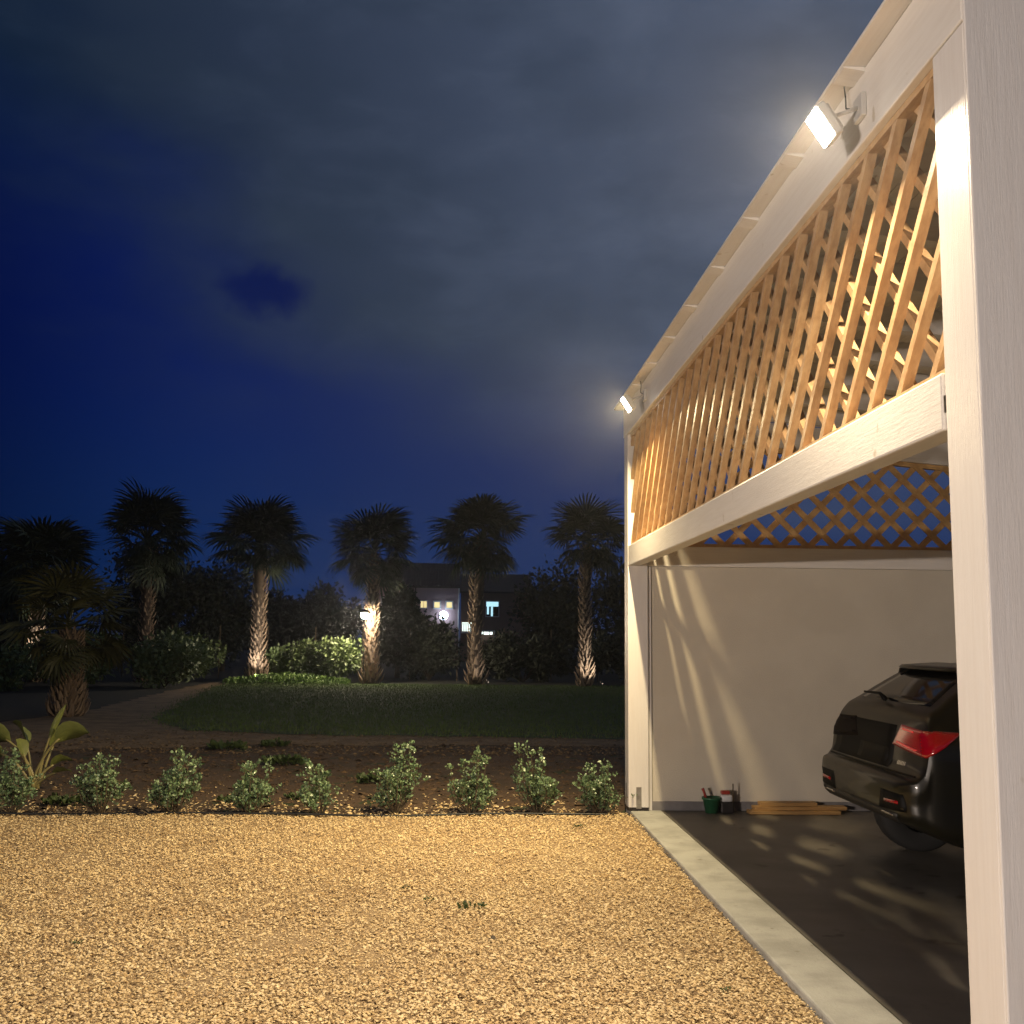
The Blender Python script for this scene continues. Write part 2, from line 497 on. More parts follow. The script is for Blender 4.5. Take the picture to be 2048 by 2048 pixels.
# grass blades on the lawn
n = 90000
gx = rng.uniform(-8.4, 9, n)
gy = 18 + 19.6 * rng.uniform(0, 1, n)
k = point_in(lawn_poly, gx + rng.normal(0, .16, n), gy + rng.normal(0, .22, n))
gx, gy = gx[k], gy[k]
n = len(gx)
bl_v = np.array([(-0.5, 0, 0), (0.5, 0, 0), (0.1, 0.35, 1)], float)
bl_f = np.array([(0, 1, 2)])
hh = rng.uniform(0.03, 0.075, n)
scl = np.stack([rng.uniform(0.012, 0.022, n), hh, hh], 1)
V, F = scatter(bl_v, bl_f, np.stack([gx, gy, np.full(n, -0.052)], 1), rotm(rng, n, 0.2), scl)
tag(link('grass', np_mesh('grass', V, F, 'grass')), 'short mown grass of the lawn before the palms', 'grass', kind='stuff')

# ================================================================== CARPORT
FX = 1.61                 # outer face of posts and beams
YN0, YN1 = 3.155, 3.385   # near post
YF0, YF1 = 10.26, 10.48   # far post
ZB0, ZB1 = 2.362, 2.562   # lower beam
ZF0, ZF1 = 3.685, 3.985   # fascia
XR = 8.0
SL = 0.088                # roof falls away from the yard
car_p = thing('carport', (FX, YN0, 0), 'white timber carport with honey lattice panels and stuccoed end wall', 'carport')
OFF = Vector((-FX, -YN0, 0))


def cp(b, name, m, parent=None, smooth=False):
    b.v = [tuple(Vector(p) + OFF) for p in b.v]
    return b.build(name, m, parent or car_p, smooth)


for (x, y0, y1, hz) in ((FX, YN0, YN1, ZF0 - .001), (FX, YF0, YF1, ZF0 - .001), (XR - .2, YN0, YN1, 3.0), (XR - .2, YF0, YF1, 3.0)):
    p = cp(MB().cbox(x, x + 0.20, y0, y1, 0.03, hz, 0.008), 'post', 'white_z')
    cp(MB().box(x + .003, x + .197, y0 + .003, y1 - .003, 0.0, 0.03), 'base_shoe', 'darkmetal', p)
    # steel foot plate let into the post
    if y0 > 5:
        cp(MB().box(x + 0.075, x + 0.125, y0 - 0.003, y0 + 0.01, 0.022, 0.225), 'foot_plate', 'galv', p)
for y0, y1 in ((YN0, YN1), (YF0, YF1)):
    cp(MB().box(FX + .101, FX + .2, y0 + .001, y1 - .001, ZF0 - .001, 3.955), 'post_head', 'white_z')
cp(MB().box(FX - .002, FX + .004, YF0 + 0.12, YF0 + 0.14, 0.022, 0.25), 'foot_plate', 'darkmetal', car_p)
cp(MB().cbox(FX - .004, FX + .204, YN0 - .020, YN0 - .0045, 0.012, 3.984, .004), 'post_cladding', 'white_z')
# lower beam of the open side, with the hanger gap at the near post
cp(MB().cbox(FX + .003, FX + .12, YN1 + 0.03, YF0 - 0.002, ZB0, ZB1, 0.008), 'beam', 'white_y')
cp(MB().box(FX + .02, FX + .10, YN1 + 0.001, YN1 + 0.032, ZB0 + .004, ZB1 - .004), 'joist_hanger', 'darkmetal')
cp(MB().box(FX + .008, FX + .02, YN1 + 0.026, YN1 + 0.0295, ZB0 + .06, ZB0 + .12), 'hanger_tab', 'chrome')
# back wall, its top beam and base board
wall = cp(MB().box(FX + .2, XR, YF0 + 0.05, YF1 - .02, 0.0, ZB0), 'wall', 'stucco')
cp(MB().box(FX + .203, XR - .2, YF0 + 0.035, YF0 + 0.049, 0.0, 0.085), 'baseboard', 'baseboard', wall)
cp(MB().cbox(FX + .2, FX + .235, YF0 + .03, YF0 + 0.052, 0.0, ZB0 - .002, .004), 'wall_edge_strip', 'white_z', wall)
cp(MB().cbox(FX + .2, XR, YF0 + 0.02, YF1, ZB0 + 0.002, ZB1, 0.006), 'beam', 'white_x')
cp(MB().box(XR - .17, XR - .03, YN1, YF0, 0.0, 3.1), 'wall', 'stucco')
cp(MB().cbox(FX + .2, XR - .2, YN0 + 0.02, YN1 - .02, ZB0, ZB1, 0.006), 'beam', 'white_x')
# fascia and eave
cp(MB().cbox(FX - .005, FX + .10, YN0 - .003, YF1 + .004, ZF0, ZF1, 0.006), 'fascia', 'white_y')
EX = 1.512


def zr(x, z0=ZF1 + 0.003):
    return z0 - SL * (x - FX)


# ceiling boards running along the carport, on rafters
RX = 1.66
roof = cp(MB().prism([(RX, zr(RX) + 0.175), (XR + .1, zr(XR + .1) + 0.175), (XR + .1, zr(XR + .1) + 0.215), (RX, zr(RX) + 0.215)], 'y', YN0 - .06, YF1 + .08), 'roof', 'roofing')
x = RX + .05
bw = 0.145
while x < XR + .05:
    x1 = x + bw - 0.006
    cp(MB().prism([(x, zr(x) + 0.152), (x1, zr(x1) + 0.152), (x1, zr(x1) + 0.173), (x, zr(x) + 0.173)], 'y', YN0 - .05, YF1 + .07), 'ceiling_board', 'ceiling', roof)
    x += bw
cp(MB().box(RX + .003, RX + .045, YN0 - .05, YF1 + .07, ZF1 + 0.02, zr(RX) + 0.174), 'eave_board', 'white_y', roof)
cp(MB().cbox(EX, RX, YN0 - .05, YF1 + .05, ZF1 + 0.002, ZF1 + 0.016, .003), 'soffit', 'white_y', roof)
yr = 3.20
while yr < YF1:
    cp(MB().prism([(FX + .102, zr(FX + .102) - .02), (XR, zr(XR) - .02), (XR, zr(XR) + 0.150), (FX + .102, zr(FX + .102) + 0.150)], 'y', yr, yr + 0.09), 'rafter', 'white_x')
    cp(MB().prism([(EX + .004, ZF1 + .001), (EX + .004, ZF1 - .005), (FX - .0055, ZF1 - .018), (FX - .0055, ZF1 + .001)], 'y', yr - .01, yr + 0.12), 'rafter_tail', 'white_x')
    yr += 0.775
# sloping edge beam above the far lattice
cp(MB().prism([(FX + .1, zr(FX + .1) - .27), (XR, zr(XR) - .27), (XR, zr(XR) - .021), (FX + .1, zr(FX + .1) - .021)], 'y', YF0 + .03, YF0 + .16), 'edge_beam', 'white_x')
cp(MB().prism([(FX + .201, zr(FX + .2) - .27), (XR, zr(XR) - .27), (XR, zr(XR) - .021), (FX + .201, zr(FX + .2) - .021)], 'y', YN0 + .02, YN0 + .12), 'edge_beam', 'white_x')


def clip(poly, a, b, c):
    """keep a*u+b*v<=c"""
    out = []
    for i in range(len(poly)):
        p, q = poly[i], poly[(i + 1) % len(poly)]
        dp, dq = a * p[0] + b * p[1] - c, a * q[0] + b * q[1] - c
        if dp <= 0:
            out.append(p)
        if dp * dq < 0:
            t = dp / (dp - dq)
            out.append((p[0] + t * (q[0] - p[0]), p[1] + t * (q[1] - p[1])))
    return out


def lattice(region, sgn, s0, step, wid):
    """bars u*sgn+v = s clipped to a convex region"""
    res = []
    us = [sgn * p[0] + p[1] for p in region]
    k = math.floor((min(us) - s0) / step)
    while s0 + k * step < max(us) + wid:
        s = s0 + k * step
        h = wid * math.sqrt(1 + sgn * sgn) / 2
        q = clip(clip(region, sgn, 1, s + h), -sgn, -1, -(s - h))
        if len(q) >= 3:
            ar = abs(sum(q[i][0] * q[(i + 1) % len(q)][1] - q[(i + 1) % len(q)][0] * q[i][1] for i in range(len(q)))) / 2
            if ar > 0.0015:
                res.append(q)
        k += 1
    return res


STEP = 0.292
# front panel (in the plane of the open side)
LX = FX + 0.030
fr = MB()
fr.box(LX, LX + .082, YN1 + .001, YF0 - .003, ZB1 + .001, ZB1 + .022)
fr.box(LX, LX + .082, YN1 + .001, YF0 - .003, ZF0 - .030, ZF0 - .002)
pan = cp(fr, 'lattice_panel', 'larch')
reg = [(YN1 + .002, ZB1 + .023), (YF0 - .004, ZB1 + .023), (YF0 - .004, ZF0 - .031), (YN1 + .002, ZF0 - .031)]
for q in lattice(reg, 1.15, 1.15 * 3.611 + 3.174, STEP * 1.15, 0.036):
    cp(MB().prism(q, 'x', LX + .001, LX + .040), 'lattice_bar', 'larch', pan)
for q in lattice(reg, -1.05, -.20, STEP * 1.05, 0.036):
    cp(MB().prism(q, 'x', LX + .0405, LX + .080), 'lattice_bar', 'larch', pan)
# far end panel above the wall beam
XA, XB = FX + .202, XR - .2
zt = lambda x: zr(x) - .272
BY = YF0 + .06
fr = MB()
fr.box(XA, XB, BY, BY + .06, ZB1 + .001, ZB1 + .035)
fr.prism([(XA, zt(XA) - .045), (XB, zt(XB) - .045), (XB, zt(XB)), (XA, zt(XA))], 'y', BY, BY + .06)
pan2 = cp(fr, 'lattice_panel', 'larch_dark')
reg = [(XA, ZB1 + .036), (XB, ZB1 + .036), (XB, zt(XB) - .046), (XA, zt(XA) - .046)]
for sg, y0 in ((1, BY + .001), (-1, BY + .0185)):
    for q in lattice(reg, sg, 6.02 if sg > 0 else -1.16, STEP * .97, 0.060):
        cp(MB().prism(q, 'y', y0, y0 + .017), 'lattice_bar', 'larch_dark', pan2)


# ------------------------------------------------------------------ floodlights on the fascia
def floodlight(y, z, label, power, col):
    t = thing('floodlight', (FX - .006, y, ZF0 + 0.14), label, 'floodlight', 'floodlights along the fascia')
    # wall box and arm
    MB().cbox(-.022, 0.0, -.045, .045, -.05, .05, .004).build('mounting_box', 'lamp_body', t)
    dz = z - (ZF0 + .14)
    MB().tube([(-.02, 0, 0), (-.09, 0, dz * .3), (-.165, 0, dz + .035)], 0.009, 8).build('arm', 'lamp_body', t, True)
    Mx = Matrix.Translation((-.18, 0, dz)) @ Matrix.Rotation(R(57), 4, 'Y')
    hd = MB().cbox(-.075, .075, -.065, .065, 0.004, .045, .008, Mx)
    for i in range(6):
        hd.box(-.06, .06, -.05 + i * .019, -.046 + i * .019, .045, .06, Mx)
    head = hd.build('lamp_housing', 'lamp_body', t)
    MB().box(-.068, .068, -.058, .058, -.002, .003, Mx).build('lamp_glass', 'lamp_glass', head)
    # loose cable up to the eave
    MB().tube([(-.004, .05, .02), (-.03, .10, .05), (-.02, .13, .12), (-.03, .12, .19)], 0.004, 5).build('cable', 'hose', t, True)
    ld = bpy.data.lights.new('floodlight_glow', 'AREA')
    ld.shape = 'SQUARE'
    ld.size = 0.075
    ld.energy = power
    ld.color = col
    lo = bpy.data.objects.new('floodlight_glow', ld)
    C.objects.link(lo)
    lo.parent = t
    lo.matrix_local = Mx @ Matrix.Translation((0, 0, -.006))
    return t


floodlight(4.0, 3.735, 'lit white floodlight on the fascia near the tall foreground post', 300, (1.0, 0.80, 0.54))
floodlight(9.16, 3.735, 'lit floodlight on the fascia at the end of the carport by the garden', 450, (1.0, 0.77, 0.42))


# ================================================================== CAR
CXO, CYO = 2.845, 7.60
car = thing('parked_car', (CXO, CYO, 0), 'dark compact suv parked tail outwards inside the carport', 'car')
ST = [  # x, zbot, ztop, halfwidth, roof half width
    (0.000, 0.54, 0.70, 0.66), (0.012, 0.50, 0.73, 0.74), (0.045, 0.47, 0.75, 0.81), (0.085, 0.45, 0.76, 0.845),
    (0.135, 0.43, 0.82, 0.862), (0.165, 0.415, 0.99, 0.875), (0.195, 0.40, 1.11, 0.885), (0.24, 0.38, 1.175, 0.895), (0.32, 0.35, 1.225, 0.905), (0.45, 0.31, 1.315, 0.915),
    (0.60, 0.29, 1.41, 0.92), (0.72, 0.28, 1.455, 0.92), (1.0, 0.24, 1.485, 0.92), (1.6, 0.20, 1.50, 0.92), (2.2, 0.20, 1.48, 0.92),
    (2.6, 0.20, 1.43, 0.92), (3.0, 0.20, 1.25, 0.915), (3.35, 0.20, 1.06, 0.91), (3.7, 0.20, 1.01, 0.90), (4.0, 0.22, 0.95, 0.86),
    (4.2, 0.25, 0.86, 0.80), (4.30, 0.32, 0.72, 0.72), (4.33, 0.42, 0.60, 0.62)]


def ring(x, zb, zt, w):
    belt = min(zt - 0.03, 0.98)
    up = zt - belt
    wr = w - 0.30 * max(0, zt - 1.0) / 0.5 * 1.0
    cr = min(0.10, (zt - zb) * 0.3)
    P = []
    for i in range(4):
        P.append((w * 0.86 * i / 4, zb))
    for i in range(4):
        a = i / 4 * math.pi / 2
        P.append((w - cr * 1.2 + cr * 1.2 * math.sin(a), zb + cr - cr * math.cos(a)))
    for i in range(5):
        t = i / 5
        P.append((w - 0.012 * math.sin(t * math.pi * 2), zb + cr + (belt - zb - cr) * t))
    tc_ = min(0.07, up * 0.8)
    for i in range(6):
        t = i / 6
        P.append((w + (wr - w) * t ** 1.15, belt + (up - tc_) * t))
    for i in range(4):
        a = i / 4 * math.pi / 2
        P.append((wr - 0.09 * (1 - math.cos(a)), belt + up - tc_ + tc_ * math.sin(a)))
    for i in range(5):
        t = i / 5
        P.append(((wr - 0.09) * (1 - t), zt + 0.012 * math.sin(t * math.pi / 2)))
    P.append((0, zt + 0.012))
    full = [(x, y, z) for y, z in P] + [(x, -y, z) for y, z in P[-2:0:-1]]
    return full


def cr_interp(rows, sub):
    out = []
    A = np.array(rows, float)
    for i in range(len(A) - 1):
        p0, p1, p2, p3 = A[max(i - 1, 0)], A[i], A[i + 1], A[min(i + 2, len(A) - 1)]
        for k in range(sub):
            t = k / sub
            m1, m2 = (p2 - p0) / 2 * .7, (p3 - p1) / 2 * .7
            out.append((2 * t**3 - 3 * t**2 + 1) * p1 + (t**3 - 2 * t**2 + t) * m1 + (-2 * t**3 + 3 * t**2) * p2 + (t**3 - t**2) * m2)
    out.append(A[-1])
    return out


rings = [ring(*s) for s in cr_interp(ST, 3)]
nr = len(rings[0])
bv = [p for r_ in rings for p in r_]
bf = []
for i in range(len(rings) - 1):
    for k in range(nr):
        bf.append((i * nr + k, i * nr + (k + 1) % nr, (i + 1) * nr + (k + 1) % nr, (i + 1) * nr + k))
bf.append(tuple(range(nr)))
bf.append(tuple((len(rings) - 1) * nr + k for k in range(nr)))
body = MB().add(bv, bf).build('body', 'carpaint', car, True)
bvh = BVHTree.FromPolygons([Vector(p) for p in bv], bf)


def patch(quad, nu, nv, axis, off, thick=0.0):
    """bilinear quad of 2D corners projected onto the body; axis 'r' rear (y,z), 's+'/'s-' sides (x,z), 'f' front"""
    pts = []
    for j in range(nv + 1):
        for i in range(nu + 1):
            u, v = i / nu, j / nv
            a = [quad[0][k] * (1 - u) * (1 - v) + quad[1][k] * u * (1 - v) + quad[2][k] * u * v + quad[3][k] * (1 - u) * v for k in (0, 1)]
            if axis == 'r':
                o_, d_ = Vector((-1, a[0], a[1])), Vector((1, 0, 0))
            elif axis[0] == 'c':
                sg = 1 if axis == 'c+' else -1
                d_ = Vector((math.cos(R(a[0])), -sg * math.sin(R(a[0])), 0))
                o_ = Vector((.5, sg * .45, a[1])) - d_ * 2
            elif axis == 'f':
                o_, d_ = Vector((6, a[0], a[1])), Vector((-1, 0, 0))
            else:
                sg = 1 if axis == 's+' else -1
                o_, d_ = Vector((a[0], 3 * sg, a[1])), Vector((0, -sg, 0))
            h = bvh.ray_cast(o_, d_)
            p = h[0] if h[0] is not None else o_ + d_
            nrm = h[1] if h[0] is not None else -d_
            if nrm.dot(d_) > 0:
                nrm = -nrm
            pts.append((p, nrm))
    w = nu + 1
    top = [p + n_ * off for p, n_ in pts]
    bot = [p - n_ * 0.006 for p, n_ in pts]
    fs = []
    m_ = len(top)
    for j in range(nv):
        for i in range(nu):
            a = j * w + i
            fs.append((a, a + 1, a + w + 1, a + w))
    bd = [(i, i + 1) for i in range(nu)] + [(nv * w + i + 1, nv * w + i) for i in range(nu)] + [((j + 1) * w, j * w) for j in range(nv)] + [(j * w + nu, (j + 1) * w + nu) for j in range(nv)]
    for a, b_ in bd:
        fs.append((a, b_, m_ + b_, m_ + a))
    return MB().add(top + bot, fs)


# rear window, hatch details
patch([(-.60, 1.215), (.60, 1.215), (.47, 1.43), (-.47, 1.43)], 14, 5, 'r', 0.004).build('rear_window', 'glassdark', car, True)
# left-hand (wall side, +y) and right-hand tail lights
for sg in (1, -1):
    q = [(-18, .94), (50, .90), (73, 1.055), (-3, 1.08)]
    tl = patch(q, 30, 8, 'c+' if sg > 0 else 'c-', 0.018 if sg < 0 else 0.004).build('tail_light', 'redlens' if sg < 0 else 'redlens_dark', car, True)
    cx = 'c+' if sg > 0 else 'c-'
    gm = 'redbright' if sg < 0 else 'redlens_dark'
    patch([(-10, .955), (36, .925), (40, .938), (-8, .970)], 16, 1, cx, 0.024).build('light_guide', gm, tl, True)
    patch([(2, 1.045), (30, 1.038), (30, 1.050), (2, 1.060)], 10, 1, cx, 0.024).build('light_guide', gm, tl, True)
    patch([(sg * .52, .585), (sg * .72, .592), (sg * .72, .612), (sg * .52, .605)], 5, 1, 'r', 0.010).build('reflector', 'redlens', car, True)
    patch([(sg * .42, .535), (sg * .79, .55), (sg * .77, .66), (sg * .46, .66)], 6, 3, 'r', 0.004).build('bumper_recess', 'carblack', car, True)
    patch([(sg * .44, .505), (sg * .64, .505), (sg * .64, .516), (sg * .45, .518)], 6, 1, 'r', 0.012).build('exhaust_trim', 'chrome', car, True)
patch([(-.33, .785), (.78, .785), (.78, 1.07), (-.33, 1.07)], 8, 5, 'r', 0.003).build('plate_recess', 'carblack', car, True)
patch([(-.26, .80), (.26, .80), (.26, .91), (-.26, .91)], 6, 2, 'r', 0.008).build('licence_plate', 'carblack', car, True)
patch([(-.66, .44), (.66, .44), (.70, .53), (-.70, .53)], 12, 3, 'r', 0.008).build('lower_valance', 'carplastic', car, True)
for i in range(6):
    y = -.44 - i * .022
    patch([(y, .815), (y - .013, .815), (y - .013, .843), (y, .843)], 1, 1, 'r', 0.006).build('badge_letter', 'chrome', car)
patch([(-.78, .768), (.78, .768), (.78, .776), (-.78, .776)], 14, 1, 'r', 0.004).build('hatch_seam', 'carblack', car)
# roof spoiler
sp = MB()
for sg in (1, -1):
    pass
spv, spf = [], []
ys = np.linspace(-.60, .60, 13)
for y in ys:
    b = 0.05 * (abs(y) / .6) ** 3
    spv += [(0.56 + b, y, 1.438), (0.545 + b, y, 1.452), (0.57 + b, y, 1.470), (0.90, y, 1.488), (0.90, y, 1.455), (0.72, y, 1.440)]
for i in range(len(ys) - 1):
    for k in range(6):
        spf.append((i * 6 + k, i * 6 + (k + 1) % 6, (i + 1) * 6 + (k + 1) % 6, (i + 1) * 6 + k))
spf += [tuple(range(6)), tuple(range((len(ys) - 1) * 6, len(ys) * 6))]
MB().add(spv, spf).build('spoiler', 'carpaint', car, True)
for sg in (1, -1):
    MB().prism([(0.56, 1.30), (0.63, 1.30), (0.80, 1.44), (0.60, 1.44)], 'y', sg * .575, sg * .60).build('spoiler_fin', 'carblack', car)
# wiper
MB().tube([(0.24, .02, 1.232), (0.275, .20, 1.262), (0.26, .46, 1.262)], [.02, .012, .008], 6).build('rear_wiper', 'carblack', car, True)
# roof rails, fin aerial
for sg in (1, -1):
    ax = 's+' if sg > 0 else 's-'
    patch([(0.62, 1.03), (1.28, 1.02), (1.22, 1.34), (0.98, 1.34)], 6, 5, ax, .004).build('side_window', 'glassdark', car, True)
    patch([(1.33, 1.02), (2.15, 1.01), (2.10, 1.37), (1.27, 1.36)], 6, 5, ax, .004).build('side_window', 'glassdark', car, True)
    patch([(2.22, 1.01), (3.12, 1.00), (2.62, 1.32), (2.17, 1.36)], 6, 5, ax, .004).build('side_window', 'glassdark', car, True)
    for (xa, za) in ((1.30, .90), (2.20, .88)):
        h = MB().cbox(xa, xa + .17, sg * .915 - .012, sg * .915 + .02, za, za + .03, .006).build('door_handle', 'carpaint', car)
    for (xa, xb) in ((1.25, 1.262), (2.20, 2.212)):
        patch([(xa, .35), (xb, .35), (xb, .98), (xa, .98)], 1, 6, ax, .002).build('door_seam', 'carblack', car)
    m = MB().cbox(2.86, 3.02, sg * .93 if sg > 0 else -1.07, sg * 1.07 if sg > 0 else -.93, 1.02, 1.14, .03).build('wing_mirror', 'carpaint', car, True)
    patch([(sg * .50, .70), (sg * .76, .72), (sg * .80, .86), (sg * .52, .80)], 5, 3, 'f', .01).build('headlight', 'chrome', car, True)
patch([(-.60, 1.07), (.60, 1.07), (.52, 1.41), (-.52, 1.41)], 10, 6, 'f', .004).build('windscreen', 'glassdark', car, True)
patch([(-.40, .62), (.40, .62), (.40, .78), (-.40, .78)], 6, 3, 'f', .006).build('grille', 'carblack', car, True)


def lathe(prof, n, y0, sg):
    vs, fs = [], []
    for r_, y in prof:
        for k in range(n):
            a = 2 * math.pi * k / n
            vs.append((r_ * math.cos(a), y0 + sg * y, r_ * math.sin(a)))
    for i in range(len(prof) - 1):
        for k in range(n):
            fs.append((i * n + k, i * n + (k + 1) % n, (i + 1) * n + (k + 1) % n, (i + 1) * n + k))
    return MB().add(vs, fs)


for wx in (0.80, 3.42):
    for sg in (1, -1):
        # arch lining and wheel
        arch = MB()
        n_ = 16
        vs, fs = [], []
        for k in range(n_ + 1):
            a = math.pi * k / n_
            for (r_, y) in ((.365, .86), (.365, .934), (.425, .934), (.425, .86)):
                vs.append((wx + r_ * math.cos(a), sg * y, .32 + r_ * math.sin(a)))
        for k in range(n_):
            for q in range(4):
                fs.append((k * 4 + q, k * 4 + (q + 1) % 4, k * 4 + 4 + (q + 1) % 4, k * 4 + 4 + q))
        MB().add(vs, fs).build('wheel_arch', 'carplastic', car, True)
        w = link('wheel', lathe([(.18, .02), (.225, .0), (.30, .0), (.325, .02), (.33, .06), (.33, .15), (.325, .19), (.30, .21), (.20, .21)], 28, -.105, 1).mesh('tyre', 'tyre', True), car)
        w.location = (wx, sg * (.94 - .105), .326)
        rimb = lathe([(.21, .19), (.205, .17), (.19, .16)], 24, -.105, sg)
        for k in range(5):
            a = 2 * math.pi * k / 5
            Mx = Matrix.Rotation(-a, 4, 'Y')
            rimb.box(.03, .205, min(sg * .06, sg * .085), max(sg * .06, sg * .085), -.028, .028, Mx)
        rimb.add(*(lambda b_: (b_.v, b_.f))(lathe([(.0, .185), (.05, .185), (.055, .165)], 12, -.105, sg)))
        rimb.build('rim', 'rim', w)
        lathe([(.0, .10), (.19, .10)], 20, -.105, sg).build('brake_disc', 'darkmetal', w)
# dark underside of the car
MB().box(.75, 4.1, -.60, .60, .20, .28).build('underbody', 'carblack', car)

# ------------------------------------------------------------------ things by the wall
WY = YF0 + .035
t = thing('plant_pot', (2.40, WY - .11, 0), 'small dark green pot standing by the grey baseboard', 'pot')
lathe_pot = []
b = MB()
n_ = 16
prof = [(.0, .002), (.060, .0), (.085, .125), (.095, .125), (.095, .145), (.080, .145), (.075, .11), (0, .10)]
vs, fs = [], []
for r_, z in prof:
    for k in range(n_):
        a = 2 * math.pi * k / n_
        vs.append((r_ * math.cos(a), r_ * math.sin(a), z))
for i in range(len(prof) - 1):
    for k in range(n_):
        fs.append((i * n_ + k, i * n_ + (k + 1) % n_, (i + 1) * n_ + (k + 1) % n_, (i + 1) * n_ + k))
MB().add(vs, fs).build('pot', 'potgreen', t, True)
MB().tube([(-.04, 0, .10), (-.075, 0, .20), (-.085, 0, .225)], [.014, .012, .016], 6).build('tool_handle', 'plasticred', t, True)
t = thing('tool_caddy', (2.545, WY - .10, 0), 'small white and red handled container beside the green pot', 'container')
MB().cbox(-.06, .06, -.05, .05, 0, .10, .008).build('box', 'darkmetal', t)
MB().cbox(-.055, .055, -.045, .045, .102, .17, .02).build('bag', 'plasticwhite', t, True)
MB().cbox(-.05, .03, -.03, .03, .172, .205, .006).build('lid', 'plasticred', t)
MB().tube([(.065, 0, .0), (.068, 0, .27)], .006, 6).build('rod', 'stem', t)
for i, (xa, xb, ya, z, lab) in enumerate((
        (2.74, 3.62, WY - .16, 0.0, 'wooden plank lying lowest in front at the carport wall'),
        (2.80, 3.70, WY - .11, 0.0325, 'long wooden plank on top of the lowest one by the wall'),
        (2.87, 3.42, WY - .08, 0.065, 'short wooden plank topmost of the little pile by the wall'))):
    t = thing('plank', ((xa + xb) / 2, ya, z), lab, 'plank', 'planks piled along the carport wall', rz=R((-.6, .5, -.4)[i]))
    h = (xb - xa) / 2
    MB().cbox(-h, h, -.06, .06, 0.0, .032, .004).build('board', 'plank', t)


# ================================================================== PLANTS
def leaf_base(obov=True):
    # leaf lying along +x, slightly folded: 6 verts, 4 tris
    v = np.array([(0, 0, 0), (.45, .26, .06), (.8, .30, .04), (1.0, 0, -.05), (.8, -.30, .04), (.45, -.26, .06)], float)
    f = np.array([(0, 1, 5), (1, 2, 5), (2, 4, 5), (2, 3, 4)])
    return v, f


LV, LF = leaf_base()
DV = np.array([(0, 0, 0), (.5, .32, .05), (1, 0, -.03), (.5, -.32, .05)], float)
DF = np.array([(0, 1, 2), (0, 2, 3)])

ORD = ('first', 'second', 'third', 'fourth', 'fifth', 'sixth', 'seventh', 'eighth', 'ninth')


def shrub(x, y, h, w, seed, label, lean=0.0, up=0.5):
    r = np.random.default_rng(seed)
    t = thing('shrub', (x, y, GZ - .02), label, 'shrub', 'young shrubs planted in a row along the gravel')
    st = MB()
    P, D, SC = [], [], []
    ns = int(r.uniform(16, 30))
    h, w = h * .93, w * .92
    sk = r.uniform(0, 6.28)
    for i in range(ns):
        a = r.uniform(0, 2 * np.pi)
        e = r.uniform(0, 1) ** 0.7
        hh = h * r.uniform(.40, .95) * (1.0 - .28 * e) * (1 + .22 * math.cos(a - sk))
        if i < 4:
            hh, e = h * r.uniform(.95, 1.12), e * .7
        tip = Vector((math.cos(a) * w * .5 * e + lean * hh, math.sin(a) * w * .5 * e, hh))
        base = Vector((math.cos(a) * .03, math.sin(a) * .03, 0))
        mid = (base + tip) / 2 + Vector((math.cos(a), math.sin(a), 0)) * .06 * e + Vector((0, 0, -.02))
        st.tube([base, mid, tip], [.006, .0045, .002], 4, False)
        # leaves along the upper part of each stem, a rosette on the tip
        for k in range(34):
            q = r.uniform(.22, 1.0) ** .8 if k > 10 else r.uniform(.93, 1.02)
            p = (base * (1 - q) ** 2 + mid * 2 * q * (1 - q) + tip * q * q)
            d = np.array((r.normal(), r.normal(), r.normal() * .6 + up + (.5 if k <= 10 else 0)))
            P.append((p.x + r.normal() * .012, p.y + r.normal() * .012, p.z + r.normal() * .01))
            D.append(d)
            SC.append(r.uniform(.026, .046) * (.85 if k <= 10 else 1))
        # side twigs
        for k in range(4):
            q = r.uniform(.4, .9)
            p = (base * (1 - q) ** 2 + mid * 2 * q * (1 - q) + tip * q * q)
            tw = p + Vector((r.normal() * .05, r.normal() * .05, r.uniform(.02, .08)))
            st.tube([p, tw], [.003, .0015], 3, False)
            for m_ in range(9):
                P.append((tw.x + r.normal() * .012, tw.y + r.normal() * .012, tw.z + r.normal() * .012))
                D.append(np.array((r.normal(), r.normal(), r.normal() * .5 + .7)))
                SC.append(r.uniform(.023, .039))
    P, D, SC = np.array(P), np.array(D), np.array(SC)
    k = P[:, 2] > .02
    P, D, SC = P[k], D[k], SC[k]
    V, F = scatter(LV, LF, P, frames(D, r), np.stack([SC, SC * .95, SC], 1))
    fo = link('foliage', np_mesh('foliage', V, F, 'shrubleaf'), t)
    st.build('stem', 'stem', t, True, False)
    return t


SH = [(1.36, 10.44, .46, .42, 'low dark shrub beside the foot of the white post, first of the row', 0, .4),
      (0.74, 10.42, .62, .50, 'shrub with one tall crooked shoot, second of the row from the white post', -.12, .5),
      (0.10, 10.36, .60, .54, 'wide shrub with open upper twigs, third of the row from the white post', -.05, .5),
      (-0.64, 10.46, .66, .50, 'tallest bright-tipped shrub, fourth of the row from the white post', .03, .7),
      (-1.34, 10.34, .47, .48, 'low spreading shrub, fifth of the row from the white post', -.05, .4),
      (-2.03, 10.38, .48, .50, 'compact domed bright green shrub, sixth of the row from the white post', .05, .4),
      (-2.75, 10.36, .61, .48, 'shrub with pale upright tips, seventh of the row from the white post', .10, .7),
      (-3.40, 10.30, .58, .60, 'broad dense dark shrub, eighth of the row from the white post', 0, .4),
      (-4.24, 10.34, .57, .46, 'shrub in front of the broad-leaved plant, ninth of the row from the white post', 0, .5)]
for i, (x, y, h, w, lab, ln, up) in enumerate(SH):
    shrub(x, y, h, w, 40 + i, lab, ln, up)

